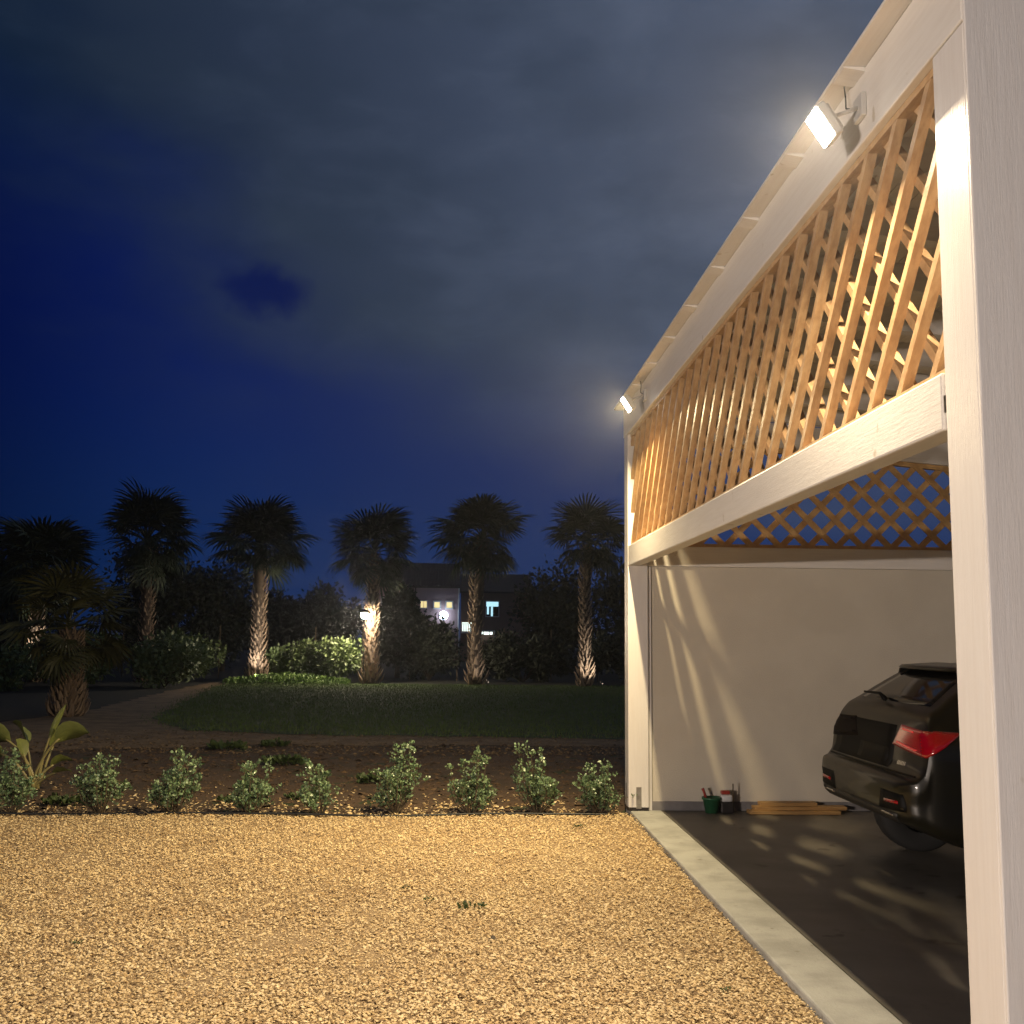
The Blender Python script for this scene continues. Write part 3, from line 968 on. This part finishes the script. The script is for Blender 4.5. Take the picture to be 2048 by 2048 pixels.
# broad-leaved clump (bird of paradise) behind the row
t = thing('broad_leaved_plant', (-4.70, 12.0, -.06), 'broad-leaved clump with arching stalks and big yellowish paddle leaves', 'plant')


def big_leaf(parent, base, tip, bend, wid, roll_, seed):
    r = random.Random(seed)
    base, tip = Vector(base), Vector(tip)
    ctrl = base * .45 + tip * .55 + Vector(bend)
    pts = [(base * (1 - q) ** 2 + ctrl * 2 * q * (1 - q) + tip * q * q) for q in [i / 14 for i in range(15)]]
    mid = 7
    pe = MB().tube(pts[:mid + 2], [.022 - .0015 * i for i in range(mid + 2)], 6).build('stalk', 'petiole', parent, True)
    vs, fs = [], []
    prof = [0.05, .55, .85, 1.0, .95, .75, .45, .04]
    for i in range(8):
        p = pts[mid + i if mid + i < 15 else 14]
        d = (pts[min(mid + i + 1, 14)] - pts[mid + i - 1]).normalized()
        s_ = d.cross(Vector((0, 0, 1)))
        if s_.length < .1:
            s_ = Vector((1, 0, 0))
        s_.normalize()
        u_ = s_.cross(d)
        s_ = s_ * math.cos(roll_) + u_ * math.sin(roll_)
        u_ = s_.cross(d)
        w = wid * prof[i]
        for k, q in enumerate((-1, -.5, 0, .5, 1)):
            vs.append(p + s_ * w * q + u_ * (abs(q) ** 1.5 * w * .45 + r.uniform(-.008, .008)))
    for i in range(7):
        for k in range(4):
            a = i * 5 + k
            fs.append((a, a + 1, a + 6, a + 5))
    lf = MB().add(vs, fs).build('leaf_blade', 'broadleaf', pe, True, False)
    return lf


for i, (tp, bd, w, rl) in enumerate((
        ((.32, -.05, .93), (-.10, 0, .05), .022, 1.2), ((.60, -.10, .62), (-.16, 0, .36), .085, .9), ((-.66, -.05, .50), (.10, 0, .48), .10, -.9),
        ((-.62, -.10, .26), (.05, 0, .46), .09, -.9), ((.38, .05, .30), (-.05, -.02, .16), .07, .4), ((-.15, -.2, .55), (0, 0, .12), .06, 1.0),
        ((.18, .25, .62), (0, 0, .15), .07, .9), ((-.36, .2, .70), (.1, 0, .2), .09, -.6), ((.44, -.12, .20), (0, 0, .13), .05, .3))):
    big_leaf(t, (random.Random(i).uniform(-.05, .05), random.Random(i + 9).uniform(-.04, .04), 0), tp, bd, w * 1.55, rl, i)


# weeds: in the gravel and on the bed
def weed(x, y, z, r_, h, n, seed, label, group=None, name='weed'):
    r = np.random.default_rng(seed)
    a = r.uniform(0, 2 * np.pi, n)
    q = np.sqrt(r.uniform(0, 1, n)) * r_
    P = np.stack([np.cos(a) * q, np.sin(a) * q * .8, r.uniform(0, h * .5, n)], 1)
    D = np.stack([np.cos(a), np.sin(a), r.uniform(.3, 1.6, n)], 1) + r.normal(0, .3, (n, 3))
    s = r.uniform(.5, 1.0, n) * h
    V, F = scatter(LV, LF, P, frames(D, r), np.stack([s, s * .8, s], 1))
    V[:, 2] = np.maximum(V[:, 2], -.01)
    o = link(name, np_mesh(name, V, F, 'weed'))
    o.location = (x, y, z)
    return tag(o, label, 'weed', group)


for i, (x, y, r_, h, lab) in enumerate((
        (0.076, 6.78, .085, .035, 'largest flat green weed growing out of the gravel'),
        (-.19, 6.97, .03, .025, 'small weed in the gravel just beyond the largest weed'),
        (-.365, 7.29, .028, .02, 'tiny weed in the gravel farther from the carport than the largest weed'),
        (-2.09, 6.03, .03, .02, 'tiny lone weed far out in the gravel yard'),
        (1.29, 5.21, .03, .022, 'small weed in the gravel close to the concrete kerb'),
        (1.07, 9.58, .06, .025, 'faint weed in the gravel near the foot of the white post'))):
    weed(x, y, GZ - .005, r_, h, 46 if r_ > .05 else 22, 100 + i, lab, 'weeds in the gravel')
for i, (x, y, r_, h, lab) in enumerate((
        (-2.35, 14.3, .30, .16, 'dark leafy weed on the bare bed behind the domed shrub'),
        (-1.0, 12.6, .22, .14, 'dark leafy weed on the bed behind the tallest shrub'),
        (-3.5, 16.1, .32, .16, 'dark tuft at the edge of the sandy path'),
        (-2.9, 16.6, .26, .13, 'second dark tuft at the path edge toward the lawn'),
        (-3.95, 11.0, .30, .12, 'low green weeds at the foot of the broad-leaved plant'),
        (-2.3, 11.2, .25, .08, 'flat weeds between the domed and the pale-tipped shrub'),
        (-1.65, 11.4, .25, .08, 'flat weeds on the bed behind the low spreading shrub'))):
    weed(x, y, -.065, r_ * .8, h * .75, 150, 200 + i, lab, 'weeds on the planting bed')
# dark pebbles / bits on the gravel
for i, (x, y) in enumerate(((0.19, 6.11), (-.99, 7.6), (1.10, 6.26))):
    r = np.random.default_rng(300 + i)
    V = oct_v * np.array((.035, .02, .012)) + r.normal(0, .003, oct_v.shape)
    o = link('bark_chip', np_mesh('bark_chip', V, oct_f, 'bark'))
    o.location = (x, y, GZ + .002)
    o.rotation_euler = (0, 0, r.uniform(0, 3))
    tag(o, ('dark bark chip on the gravel between largest weed and kerb', 'dark chip on the gravel out beyond the weeds', 'dark chip on the gravel nearest the concrete kerb')[i], 'bark chip', 'dark chips on the gravel')

# irrigation hose along the gravel edge
r = random.Random(5)
pts = []
x = -8.0
while x < 1.5:
    pts.append((x, 10.19 + .035 * math.sin(x * 1.7) + .02 * math.sin(x * 4.1 + 1), GZ + .004 + .006 * math.sin(x * 2.3)))
    x += .12
o = MB().tube(pts, .011, 6).build('irrigation_hose', 'hose', None, True)
tag(o, 'black irrigation hose along the gravel edge in front of the shrubs', 'hose')


# ------------------------------------------------------------------ palms
def fan_mesh(seed, mname, nseg=22, L=0.95, Rf=0.85, droop=.25):
    r = random.Random(seed)
    vs, fs = [], []
    b = MB()
    b.tube([(0, 0, 0), (L * .5, 0, .05), (L, 0, .03)], [.028, .02, .012], 4, False)
    span = R(118)
    for i in range(nseg):
        a = -span + 2 * span * (i + .5) / nseg
        da = span / nseg
        rad = Rf * (0.72 + .28 * math.cos(a * .6)) * r.uniform(.9, 1.06)
        o_ = Vector((L, 0, .03))
        z1 = .06 if i % 2 else -.02
        def pt(rr_, ang, zz):
            return o_ + Vector((math.cos(ang) * rr_, math.sin(ang) * rr_, zz))
        dr = droop * r.uniform(.6, 1.5)
        j = .42 * rad
        p = [pt(.02, a, 0), pt(j, a - da * .95, .03 + z1 * .5), pt(j, a + da * .95, .03 - z1 * .5),
             pt(rad * .78, a - da * .45, -.10 * dr * 2), pt(rad * .78, a + da * .45, -.10 * dr * 2), pt(rad * .97, a + r.uniform(-.03, .03), -.45 * dr)]
        b.add(p, [(0, 1, 2), (1, 3, 4, 2), (3, 5, 4)])
    return b.mesh('frond', mname, False, False)


FANS = [fan_mesh(i, 'palmleaf', 24, .95, .98, .55) for i in range(5)]
FANS_N = [fan_mesh(20 + i, 'palmleaf_near', 24, .75, .75, .3) for i in range(3)]


def boots_mesh(h, rad, seed, n, z0=0.0, L=.16, wmul=1.0):
    r = np.random.default_rng(seed)
    bv_ = np.array([(0, -.5, -.25), (0, .5, -.25), (.55, -.36, .35), (.55, .36, .35), (1, -.16, 1), (1, .16, 1), (.75, 0, .25)], float)
    bf_ = np.array([(0, 1, 3), (0, 3, 2), (2, 3, 5), (2, 5, 4), (2, 4, 6), (3, 6, 5), (0, 2, 6), (1, 6, 3)])
    i = np.arange(n)
    z = z0 + (h - z0) * (i + .5) / n
    a = i * 2.39996 + r.normal(0, .12, n)
    rd = np.array([rad(q) for q in z]) * .93
    ca, sa = np.cos(a), np.sin(a)
    o_, ze = np.ones(n), np.zeros(n)
    rot = np.stack([ca, -sa, ze, sa, ca, ze, ze, ze, o_], 1).reshape(n, 3, 3)
    low = np.clip(1.9 - z / 1.1, 1.0, 1.9)
    ln = L * r.uniform(.7, 1.3, n) * low
    V, F = scatter(bv_, bf_, np.stack([ca * rd, sa * rd, z], 1), rot, np.stack([ln * .75, ln * .62 * wmul, ln], 1))
    return np_mesh('leaf_base', V, F, 'palmboot')


def palm(x, y, th, cr, label, seed, nf=64, boots=210, fans=FANS, trunk_r=.20, crown=1.0, emin=-58, group='fan palms along the lawn', lscale=None):
    r = random.Random(seed)
    t = thing('fan_palm', (x, y, -.06), label, 'palm', group, rz=r.uniform(0, 6))
    rad = lambda z: trunk_r * (1.0 + .35 * max(0, 1 - z / .7)) * (1 - .12 * z / th)
    zs = [th * i / 10 for i in range(11)]
    bend = r.uniform(-.28, .28) if th > 3 else .1
    squash = r.uniform(.78, .98)
    gap = r.uniform(0, 360)
    tr = MB().tube([(bend * (z / th) ** 2, 0, z) for z in zs], [rad(z) for z in zs], 12).build('trunk', 'palmtrunk', t, True)
    o = link('leaf_bases', boots_mesh(th, rad, seed, boots, L=.16 if th > 3 else .10), tr)
    o['kind'] = 'stuff'
    for i in range(nf):
        q = (i + .5) / nf
        el = 76 - (76 - emin) * q ** 0.95
        el += r.uniform(-9, 9)
        az = i * 137.5 + r.uniform(-24, 24)
        if el < 10 and abs((az - gap + 180) % 360 - 180) < 38:
            continue
        f = link('frond', fans[i % len(fans)], t)
        sc = cr / 1.62 * r.uniform(.85, 1.10) * (1.0 if el > -20 else .88) * r.choice((1, 1, 1, 1.16, .85))
        f.matrix_local = Matrix.Translation((bend, 0, th - .05 + .25 * (1 - q))) @ Matrix.Diagonal((1, 1, squash, 1)) @ Matrix.Rotation(R(az), 4, 'Z') @ Matrix.Rotation(-R(el), 4, 'Y') @ Matrix.Rotation(r.uniform(-.5, .5), 4, 'X') @ Matrix.Scale(sc, 4)
    return t


palm(4.30, 37.2, 5.00, 1.45, 'fan palm nearest the carport post, its slim trunk lit from below', 1, 54, 260, trunk_r=.16)
palm(0.42, 37.7, 5.10, 1.75, 'tallest fan palm with dim trunk in front of the pink house gable end', 2, 64)
palm(-3.33, 38.2, 4.65, 1.62, 'fan palm with glaring lamp against its shaggy trunk', 3, 60, 230)
palm(-7.40, 38.3, 4.80, 1.72, 'round-headed fan palm whose whole trunk is lit from the ground', 4, 70, 260, emin=-35)
palm(-11.36, 38.2, 4.90, 1.75, 'dark unlit fan palm between the lit-trunk palm and the dark thicket', 5, 64)
palm(-15.0, 37.7, 3.75, 2.0, 'broad dark fan palm with a patch of its trunk brightly lit white', 6, 74)

# young palm standing nearer, dim
palm(-8.15, 22.3, 1.75, 1.65, 'young shaggy palm with drooping fronds standing by the sandy path', 11, 34, 420, FANS_N, .23, emin=-75, group='young palm')


# ------------------------------------------------------------------ garden lamps
def spot_lamp(x, y, target, power, label, col=(1, .90, .78), size=55):
    t = thing('ground_spotlight', (x, y, -.06), label, 'spotlight', 'ground spotlights at the palms')
    MB().tube([(0, 0, 0), (0, 0, .16)], .012, 6).build('stake', 'darkmetal', t)
    d = (Vector(target) - Vector((x, y, .14))).normalized()
    q = d.to_track_quat('-Z', 'Y').to_matrix().to_4x4()
    Mx = Matrix.Translation((0, 0, .20)) @ q
    hb = MB()
    vs, fs = [], []
    prof = [(.02, .07), (.045, .06), (.05, 0), (.055, -.06), (.045, -.06), (.045, -.03)]
    for r_, z in prof:
        for k in range(12):
            a = 2 * math.pi * k / 12
            vs.append(Mx @ Vector((r_ * math.cos(a), r_ * math.sin(a), z)))
    for i in range(len(prof) - 1):
        for k in range(12):
            fs.append((i * 12 + k, i * 12 + (k + 1) % 12, (i + 1) * 12 + (k + 1) % 12, (i + 1) * 12 + k))
    h = hb.add(vs, fs).build('lamp_housing', 'darkmetal', t, True)
    MB().add([Mx @ Vector((.044 * math.cos(a), .044 * math.sin(a), -.035)) for a in [2 * math.pi * k / 12 for k in range(12)]], [tuple(range(12))]).build('lens', 'lamp_warmw', h)
    ld = bpy.data.lights.new('spot_glow', 'SPOT')
    ld.energy = power
    ld.color = col
    ld.spot_size = R(size)
    ld.spot_blend = .6
    ld.shadow_soft_size = .04
    lo = bpy.data.objects.new('spot_glow', ld)
    C.objects.link(lo)
    lo.parent = t
    lo.matrix_local = Mx @ Matrix.Translation((0, 0, -.08))
    return t


spot_lamp(-7.15, 37.0, (-7.4, 38.3, 1.5), 210, 'ground spotlight lighting the trunk of the round-headed palm', size=70)
spot_lamp(4.75, 36.1, (4.32, 37.2, 1.0), 130, 'ground spotlight at the palm nearest the carport', size=70)
spot_lamp(0.85, 36.5, (0.45, 37.7, 1.0), 26, 'weak ground spotlight at the tallest palm', size=70)
spot_lamp(-15.05, 36.8, (-15.0, 37.7, 1.4), 320, 'ground spotlight at the broad dark palm', size=42)

# pole lamp against the third palm
t = thing('garden_lamp', (-3.52, 37.35, -.06), 'glaring warm garden lamp on a thin pole against a palm trunk', 'lamp')
MB().tube([(0, 0, 0), (0, 0, 2.27)], [.02, .016], 8).build('pole', 'darkmetal', t)
MB().tube([(0, 0, 2.26), (0, 0, 2.30)], .05, 10).build('collar', 'darkmetal', t)
MB().tube([(0, 0, 2.50), (0, 0, 2.56), (0, 0, 2.62)], [.26, .20, .05], 14).build('lamp_hood', 'darkmetal', t, True)
bm = bmesh.new()
bmesh.ops.create_uvsphere(bm, u_segments=14, v_segments=10, radius=.125)
me = bpy.data.meshes.new('globe')
bm.to_mesh(me)
bm.free()
me.materials.append(MATS['lamp_globe'])
gl = link('globe', me, t)
gl.location = (0, 0, 2.42)


# ------------------------------------------------------------------ bushes, hedges and trees behind
def blob_tree(name, x, y, h, w, d, label, cat, seed, n=3800, m='treeleaf', leaf=.16, trunk=0.0, clumps=26, group=None, base=0.0):
    r = np.random.default_rng(seed)
    n = int(n * 2.2)
    t = thing(name, (x, y, -.07), label, cat, group)
    cz0 = base if base else h * .08
    # clump centres inside an uneven ellipsoid
    cs = []
    while len(cs) < clumps:
        p = r.uniform(-1, 1, 3)
        if np.linalg.norm(p) < 1 and np.linalg.norm(p) > .35:
            cs.append(p * np.array((w / 2 * .82, d / 2 * .82, (h - cz0) / 2 * .85)) + np.array((0, 0, (h + cz0) / 2)))
    cs = np.array(cs)
    cr_ = r.uniform(.16, .30, clumps) * min(w, h)
    ci = r.integers(0, clumps, n)
    v = r.normal(0, 1, (n, 3))
    v /= np.linalg.norm(v, axis=1)[:, None]
    P = cs[ci] + v * (cr_[ci] * r.uniform(.3, 1.08, n))[:, None]
    k = P[:, 2] > .02
    P, v = P[k], v[k]
    n = len(P)
    s = leaf * r.uniform(.8, 1.6, n)
    V, F = scatter(DV, DF, P, frames(v + r.normal(0, .7, (n, 3)), r), np.stack([s, s * .9, s], 1))
    link('crown' if trunk else 'foliage', np_mesh('crown', V, F, m), t)
    tb = MB()
    if trunk:
        tb.tube([(0, 0, 0), (.05, 0, h * .3), (0, .05, h * .6)], [trunk, trunk * .8, trunk * .5], 8)
    for c in cs[:: 2 if trunk else 3]:
        tb.tube([(0, 0, h * (.28 if trunk else .0)), Vector(c) * .55 + Vector((0, 0, h * .05)), c], [max(trunk * .45, .02), .03, .012], 4, False)
    tb.build('trunk' if trunk else 'stem', 'bark', t, True, False)
    return t


# bushes at the back of the lawn lit by the garden lamp
blob_tree('bush', -4.55, 38.6, 1.62, 1.5, 1.1, 'bright leafy bush left lit beside the lamp palm trunk', 'bush', 1, 1900, 'bushleaf', .12, clumps=20)
blob_tree('bush', -5.75, 38.9, 1.40, 1.5, 1.0, 'half-lit leafy bush between the two lit palm trunks', 'bush', 2, 1700, 'bushleaf', .12, clumps=18)
blob_tree('bush', -6.75, 39.1, 1.30, 1.2, 1.0, 'dim bush beside the round-headed palm trunk', 'bush', 3, 1300, 'bushleaf', .12, clumps=14)
# ground cover at the lamp
n = 2600
x = rng.uniform(-8.3, -4.0, n)
y = 36.6 + rng.uniform(0, 1.6, n)
hh = .28 * np.exp(-((x + 6.2) / 1.7) ** 2) + .05
P = np.stack([x, y, -.05 + hh * rng.uniform(0, 1, n)], 1)
s = rng.uniform(.06, .13, n)
V, F = scatter(DV, DF, P, frames(np.stack([rng.normal(0, .6, n), rng.normal(0, .6, n), np.ones(n)], 1), rng), np.stack([s, s, s], 1))
tag(link('ground_cover', np_mesh('ground_cover', V, F, 'groundcover')), 'bright green low ground cover under the lit bushes', 'ground cover', kind='stuff')

# hedges and thickets
HX = [(-20.5, 36.0, 1.7, 4.0), (-17.2, 35.6, 1.5, 3.6), (-12.2, 34.2, 1.75, 3.2), (-9.6, 34.5, 1.70, 3.0), (-13.8, 31.5, 1.3, 3.0), (-10.5, 39.8, 1.8, 3.2)]
HL = ['dark clipped bush farthest out beyond the broad palm', 'dark bush under the broad dark palm', 'dark rounded bush behind the young palm', 'dark rounded bush at the turn of the sandy path',
      'low dark bush in front of the rounded bushes', 'dark bush behind the path end']
for i, (x, y, h, w) in enumerate(HX):
    blob_tree('bush', x, y, h, w, 2.2, HL[i], 'bush', 50 + i, 2200, 'bushleaf', .13, clumps=28)
blob_tree('bush', -14.2, 36.6, 1.4, 1.6, 1.2, 'bush with lit leaf tips beside the white-lit trunk', 'bush', 60, 900, 'bushleaf', .12, clumps=14)
blob_tree('dark_tree', -2.75, 44.0, 3.80, 1.9, 1.9, 'dark dense cypress-like tree standing before the pink house', 'tree', 70, 5200, 'treeleaf', .17, .12, 40)
blob_tree('hedge', 2.3, 40.6, 1.75, 4.6, 1.6, 'dark hedge between the two right-hand palms', 'hedge', 71, 3600, 'treeleaf', .14, clumps=36)
blob_tree('hedge', 6.6, 40.0, 2.0, 4.4, 1.6, 'dark hedge running behind the white carport post', 'hedge', 72, 3400, 'treeleaf', .14, clumps=36)
blob_tree('hedge', -1.35, 41.6, 2.35, 2.6, 1.6, 'dark hedge under the cypress-like tree', 'hedge', 73, 2600, 'treeleaf', .14, clumps=28)
blob_tree('dark_tree', 4.4, 50, 4.9, 4.2, 3.4, 'dark leafy tree behind the palm nearest the carport', 'tree', 74, 4200, 'treeleaf', .20, .14, 34)
blob_tree('dark_tree', 8.2, 50, 5.2, 4.8, 3.4, 'dark leafy tree rising behind the carport post', 'tree', 75, 4200, 'treeleaf', .20, .14, 34)
blob_tree('dark_tree', -11.3, 50, 5.2, 4.0, 3.4, 'dark thin tree behind the round-headed palm', 'tree', 76, 3600, 'treeleaf', .20, .14, 30)
blob_tree('dark_tree', -14.4, 49, 5.6, 4.4, 3.4, 'dark tree between the two unlit palms', 'tree', 77, 4200, 'treeleaf', .20, .14, 34)
blob_tree('dark_tree', -19.5, 46, 5.0, 6.0, 4.0, 'wide dark tree behind the broad palm', 'tree', 78, 4800, 'treeleaf', .20, .16, 40)
blob_tree('dark_tree', -24.5, 44, 5.4, 6.0, 4.0, 'large dark tree beyond the broad palm, out at the boundary', 'tree', 79, 4200, 'treeleaf', .20, .16, 36)
blob_tree('dark_tree', 13.2, 47, 4.6, 5.0, 3.4, 'dark tree seen behind the far lattice of the carport', 'tree', 80, 3600, 'treeleaf', .20, .14, 30)
blob_tree('dark_tree', 17.8, 49, 4.4, 4.6, 3.4, 'low dark tree farther along behind the carport lattice', 'tree', 81, 3600, 'treeleaf', .20, .14, 30)

# fence at the back of the garden: thin posts and wires
fn = thing('wire_fence', (-8, 41.5, -.07), 'thin wire fence with slender grey posts behind the garden hedge', 'fence')
for i in range(16):
    x = -12.6 + i * 1.85
    MB().tube([(x, 0, 0), (x, 0, 2.05)], .022, 6).build('fence_post', 'stem', fn)
for z in (.5, 1.0, 1.5, 1.98):
    MB().tube([(-12.6, 0, z), (15.2, 0, z)], .004, 4).build('wire', 'darkmetal', fn)

# ================================================================== HOUSES
hs = thing('pink_house', (-3.2, 72, -.07), 'pink two-storey house with dark tiled roof and three small lit windows', 'house')
hx0, hx1, hy0, hy1 = -2.78, 2.78, 0.0, 8.0
MB().box(hx0, hx1, hy0, hy1, 0, 5.12).build('wall', 'housewall', hs)
rf = MB().prism([(hy0 - .35, 5.13), (hy0 + 3.6, 6.95), (hy1 + .35, 5.13), (hy1 + .35, 5.0), (hy0 + 3.6, 6.80), (hy0 - .35, 5.0)], 'x', hx0 - .15, hx1 + .12).build('roof', 'rooftile', hs)
for i in range(28):
    x = hx0 - .1 + i * .2
    MB().tube([(x, hy0 - .36, 5.15), (x, hy0 + 3.55, 6.96)], .05, 5).build('tile_row', 'rooftile', rf)
MB().tube([(hx1 + .04, -.06, 0), (hx1 + .04, -.06, 5.1)], .05, 6).build('downpipe', 'trimwhite', hs)
MB().tube([(-.15, -.04, 3.6), (-.15, -.04, 5.1)], .035, 6).build('downpipe', 'darkmetal', hs)


def win(parent, x, z, w, h, m, frame=.07, y=0.0, fm='trimwhite', mull=True):
    f = MB()
    f.box(x - w / 2 - frame, x + w / 2 + frame, y - .05, y + .02, z + h / 2, z + h / 2 + frame)
    f.box(x - w / 2 - frame, x + w / 2 + frame, y - .08, y + .02, z - h / 2 - frame, z - h / 2)
    f.box(x - w / 2 - frame, x - w / 2, y - .05, y + .02, z - h / 2, z + h / 2)
    f.box(x + w / 2, x + w / 2 + frame, y - .05, y + .02, z - h / 2, z + h / 2)
    if mull:
        f.box(x - .02, x + .02, y - .03, y + .02, z - h / 2, z + h / 2)
    wo = f.build('window', fm, parent)
    MB().box(x - w / 2, x + w / 2, y - .012, y + .01, z - h / 2, z + h / 2).build('pane', m, wo)


win(hs, .42, 3.88, .40, .44, 'win_warm', .06)
win(hs, 1.33, 3.86, .36, .38, 'win_warm', .10, mull=False)
win(hs, 2.17, 3.86, .36, .38, 'win_warm', .10, mull=False)
win(hs, -1.55, 3.72, 1.7, 1.1, 'glassdark', .12)
# wall lamp
wl = thing('wall_lamp', (-1.40, 71.97, 3.02), 'dazzling blue-white lamp on the wall of the pink house', 'lamp')
MB().cbox(-.05, .05, -.14, .0, -.05, .09, .01).build('bracket', 'darkmetal', wl)
bm = bmesh.new()
bmesh.ops.create_uvsphere(bm, u_segments=12, v_segments=8, radius=.30)
me = bpy.data.meshes.new('globe')
bm.to_mesh(me)
bm.free()
me.materials.append(MATS['lamp_cool'])
gl = link('globe', me, wl)
gl.location = (0, -.42, .05)

h2 = thing('brown_house', (2.1, 74, -.07), 'dark brown house wing with a bluish lit window beside the pink house', 'house')
MB().box(-2.35, 2.6, 0, 7, 0, 4.9).build('wall', 'housewall_dark', h2)
MB().prism([(-.3, 4.91), (3.5, 6.35), (7.3, 4.91), (7.3, 4.78), (3.5, 6.2), (-.3, 4.78)], 'x', -2.38, 2.75).build('roof', 'rooftile', h2)
wc = MB()
wc.box(-.50, -.36, -.03, .01, 3.3, 4.15)
wc.box(-.56, .30, -.031, .012, 3.85, 4.18)
wc.box(-.22, -.08, -.03, .01, 3.15, 3.84)
win(h2, -.12, 3.68, .86, 1.02, 'glassdark', .06)
wc.build('lit_pane', 'win_cool', h2)
bl = MB()
bl.box(-2.30, -1.45, -1.05, -.02, 1.95, 2.05)
bl.box(-2.30, -1.45, -1.05, -1.0, 2.58, 2.63)
bal = bl.build('balcony', 'trimwhite', h2)
for i in range(8):
    MB().box(-2.28 + i * .115, -2.22 + i * .115, -1.045, -1.01, 2.05, 2.58).build('baluster', 'trimwhite', bal)
MB().box(-2.25, -1.5, -.05, -.01, 2.1, 2.7).build('lit_pane', 'tube_light', h2)
MB().box(-.95, .10, -.9, -.05, 2.10, 2.18).build('porch_roof', 'trimwhite', h2)
for x in (-.90, .05):
    MB().tube([(x, -.85, 0), (x, -.85, 2.1)], .05, 6).build('porch_post', 'trimwhite', h2)
tl = thing('porch_light', (1.55, 73.5, 1.87), 'row of white tube lights under the brown house porch', 'lamp')
for a, b_ in ((-.42, -.22), (-.16, .22), (.28, .44)):
    MB().cbox(a, b_, -.05, .05, -.06, .12, .01).build('tube_light', 'tube_light', tl)
blob_tree('dark_tree', -8.6, 66, 4.3, 4.6, 3.0, 'wide flat-topped dark tree beside the pink house', 'tree', 90, 4200, 'treeleaf', .24, .14, 40)
blob_tree('dark_tree', -12.0, 67, 4.1, 4.2, 3.0, 'dark flat-topped tree behind the round-headed palm', 'tree', 91, 3800, 'treeleaf', .24, .14, 36)
# small teal lamp on a street pole
sl = thing('street_lamp', (-4.35, 56, -.07), 'small teal-white lamp on a thin pole behind the lamp palm', 'lamp')
MB().tube([(0, 0, 0), (0, 0, 2.75)], .03, 6).build('pole', 'darkmetal', sl)
MB().cbox(-.24, .24, -.10, .10, 2.88, 2.94, .02).build('lamp_head', 'darkmetal', sl)
MB().cbox(-.20, .20, -.09, .09, 2.75, 2.878, .03).build('lamp_glass', 'lamp_teal', sl)

# ================================================================== the house the yard belongs to (behind the viewpoint)
hh_ = thing('yard_house', (-9.5, -4.5, -.03), 'white single-storey house on the near side of the gravel yard', 'house')
MB().box(-8, 0, -9, 2.5, 0, 3.3).build('wall', 'stucco', hh_)
MB().add([(-8.4, -9.4, 3.3), (.4, -9.4, 3.3), (.4, 2.9, 3.3), (-8.4, 2.9, 3.3), (-4, -6, 5.0), (-4, -.5, 5.0)],
         [(0, 1, 4), (1, 2, 5, 4), (2, 3, 5), (3, 0, 4, 5), (0, 3, 2, 1)]).build('roof', 'rooftile', hh_)
dr = MB().box(0, .05, -4.0, -3.0, 0, 2.15).build('door', 'larch_dark', hh_)
MB().tube([(.05, -3.9, 1.0), (.11, -3.9, 1.0), (.11, -3.78, 1.0)], .012, 6).build('handle', 'chrome', dr)
for ya in (-1.8, .6):
    wd = MB().box(0, .04, ya - .06, ya + 1.06, .94, 2.16).build('window', 'trimwhite', hh_)
    MB().box(.04, .046, ya, ya + 1.0, 1.0, 2.1).build('pane', 'glassdark', wd)
yl = thing('long_wall_lamp', (-9.45, -4.6, 1.95), 'unseen long lit wall lamp between the windows of the white yard house', 'lamp')  # unseen lamp for the light from behind; length chosen to soften its shadows
MB().cbox(-.05, .0, -.05, .05, -.05, .05, .006).build('mounting_box', 'lamp_body', yl)
Mx = Matrix.Translation((.62, 0, 0)) @ Matrix.Rotation(R(35), 4, 'Z') @ Matrix.Rotation(R(-86), 4, 'Y')
hd = MB().cbox(-.09, .09, -.63, .63, 0.004, .06, .01, Mx).build('lamp_housing', 'lamp_body', yl)
MB().tube([(-.0, 0, 0), (.58, 0, 0)], .016, 6).build('arm', 'lamp_body', yl)
MB().box(-.08, .08, -.61, .61, -.002, .003, Mx).build('lamp_glass', 'lamp_glass', hd)
ld = bpy.data.lights.new('wall_floodlight_glow', 'AREA')
ld.shape = 'RECTANGLE'
ld.size, ld.size_y = .15, 1.2
ld.energy = 400
ld.spread = R(96)
ld.color = (1.0, 0.84, 0.72)
lo = bpy.data.objects.new('wall_floodlight_glow', ld)
C.objects.link(lo)
lo.parent = yl
lo.matrix_local = Mx @ Matrix.Translation((0, 0, -.008))

# ================================================================== thin haze added to give the lamps a glow
hm = bpy.data.materials.new('glow_haze')
hm.use_nodes = True
t_ = hm.node_tree
t_.nodes.clear()
vn = t_.nodes.new('ShaderNodeVolumePrincipled')
vn.inputs['Density'].default_value = 0.00065
vn.inputs['Anisotropy'].default_value = 0.84
vn.inputs['Color'].default_value = (0.90, 0.94, 1.0, 1)
on = t_.nodes.new('ShaderNodeOutputMaterial')
t_.links.new(vn.outputs[0], on.inputs['Volume'])
MATS['glow_haze'] = hm
hz = MB().box(-950, 950, -450, 1550, -1.2, 9.0).build('haze', 'glow_haze')
tag(hz, 'thin haze added over the yard and garden for the glow round the lamps', 'haze', kind='stuff')
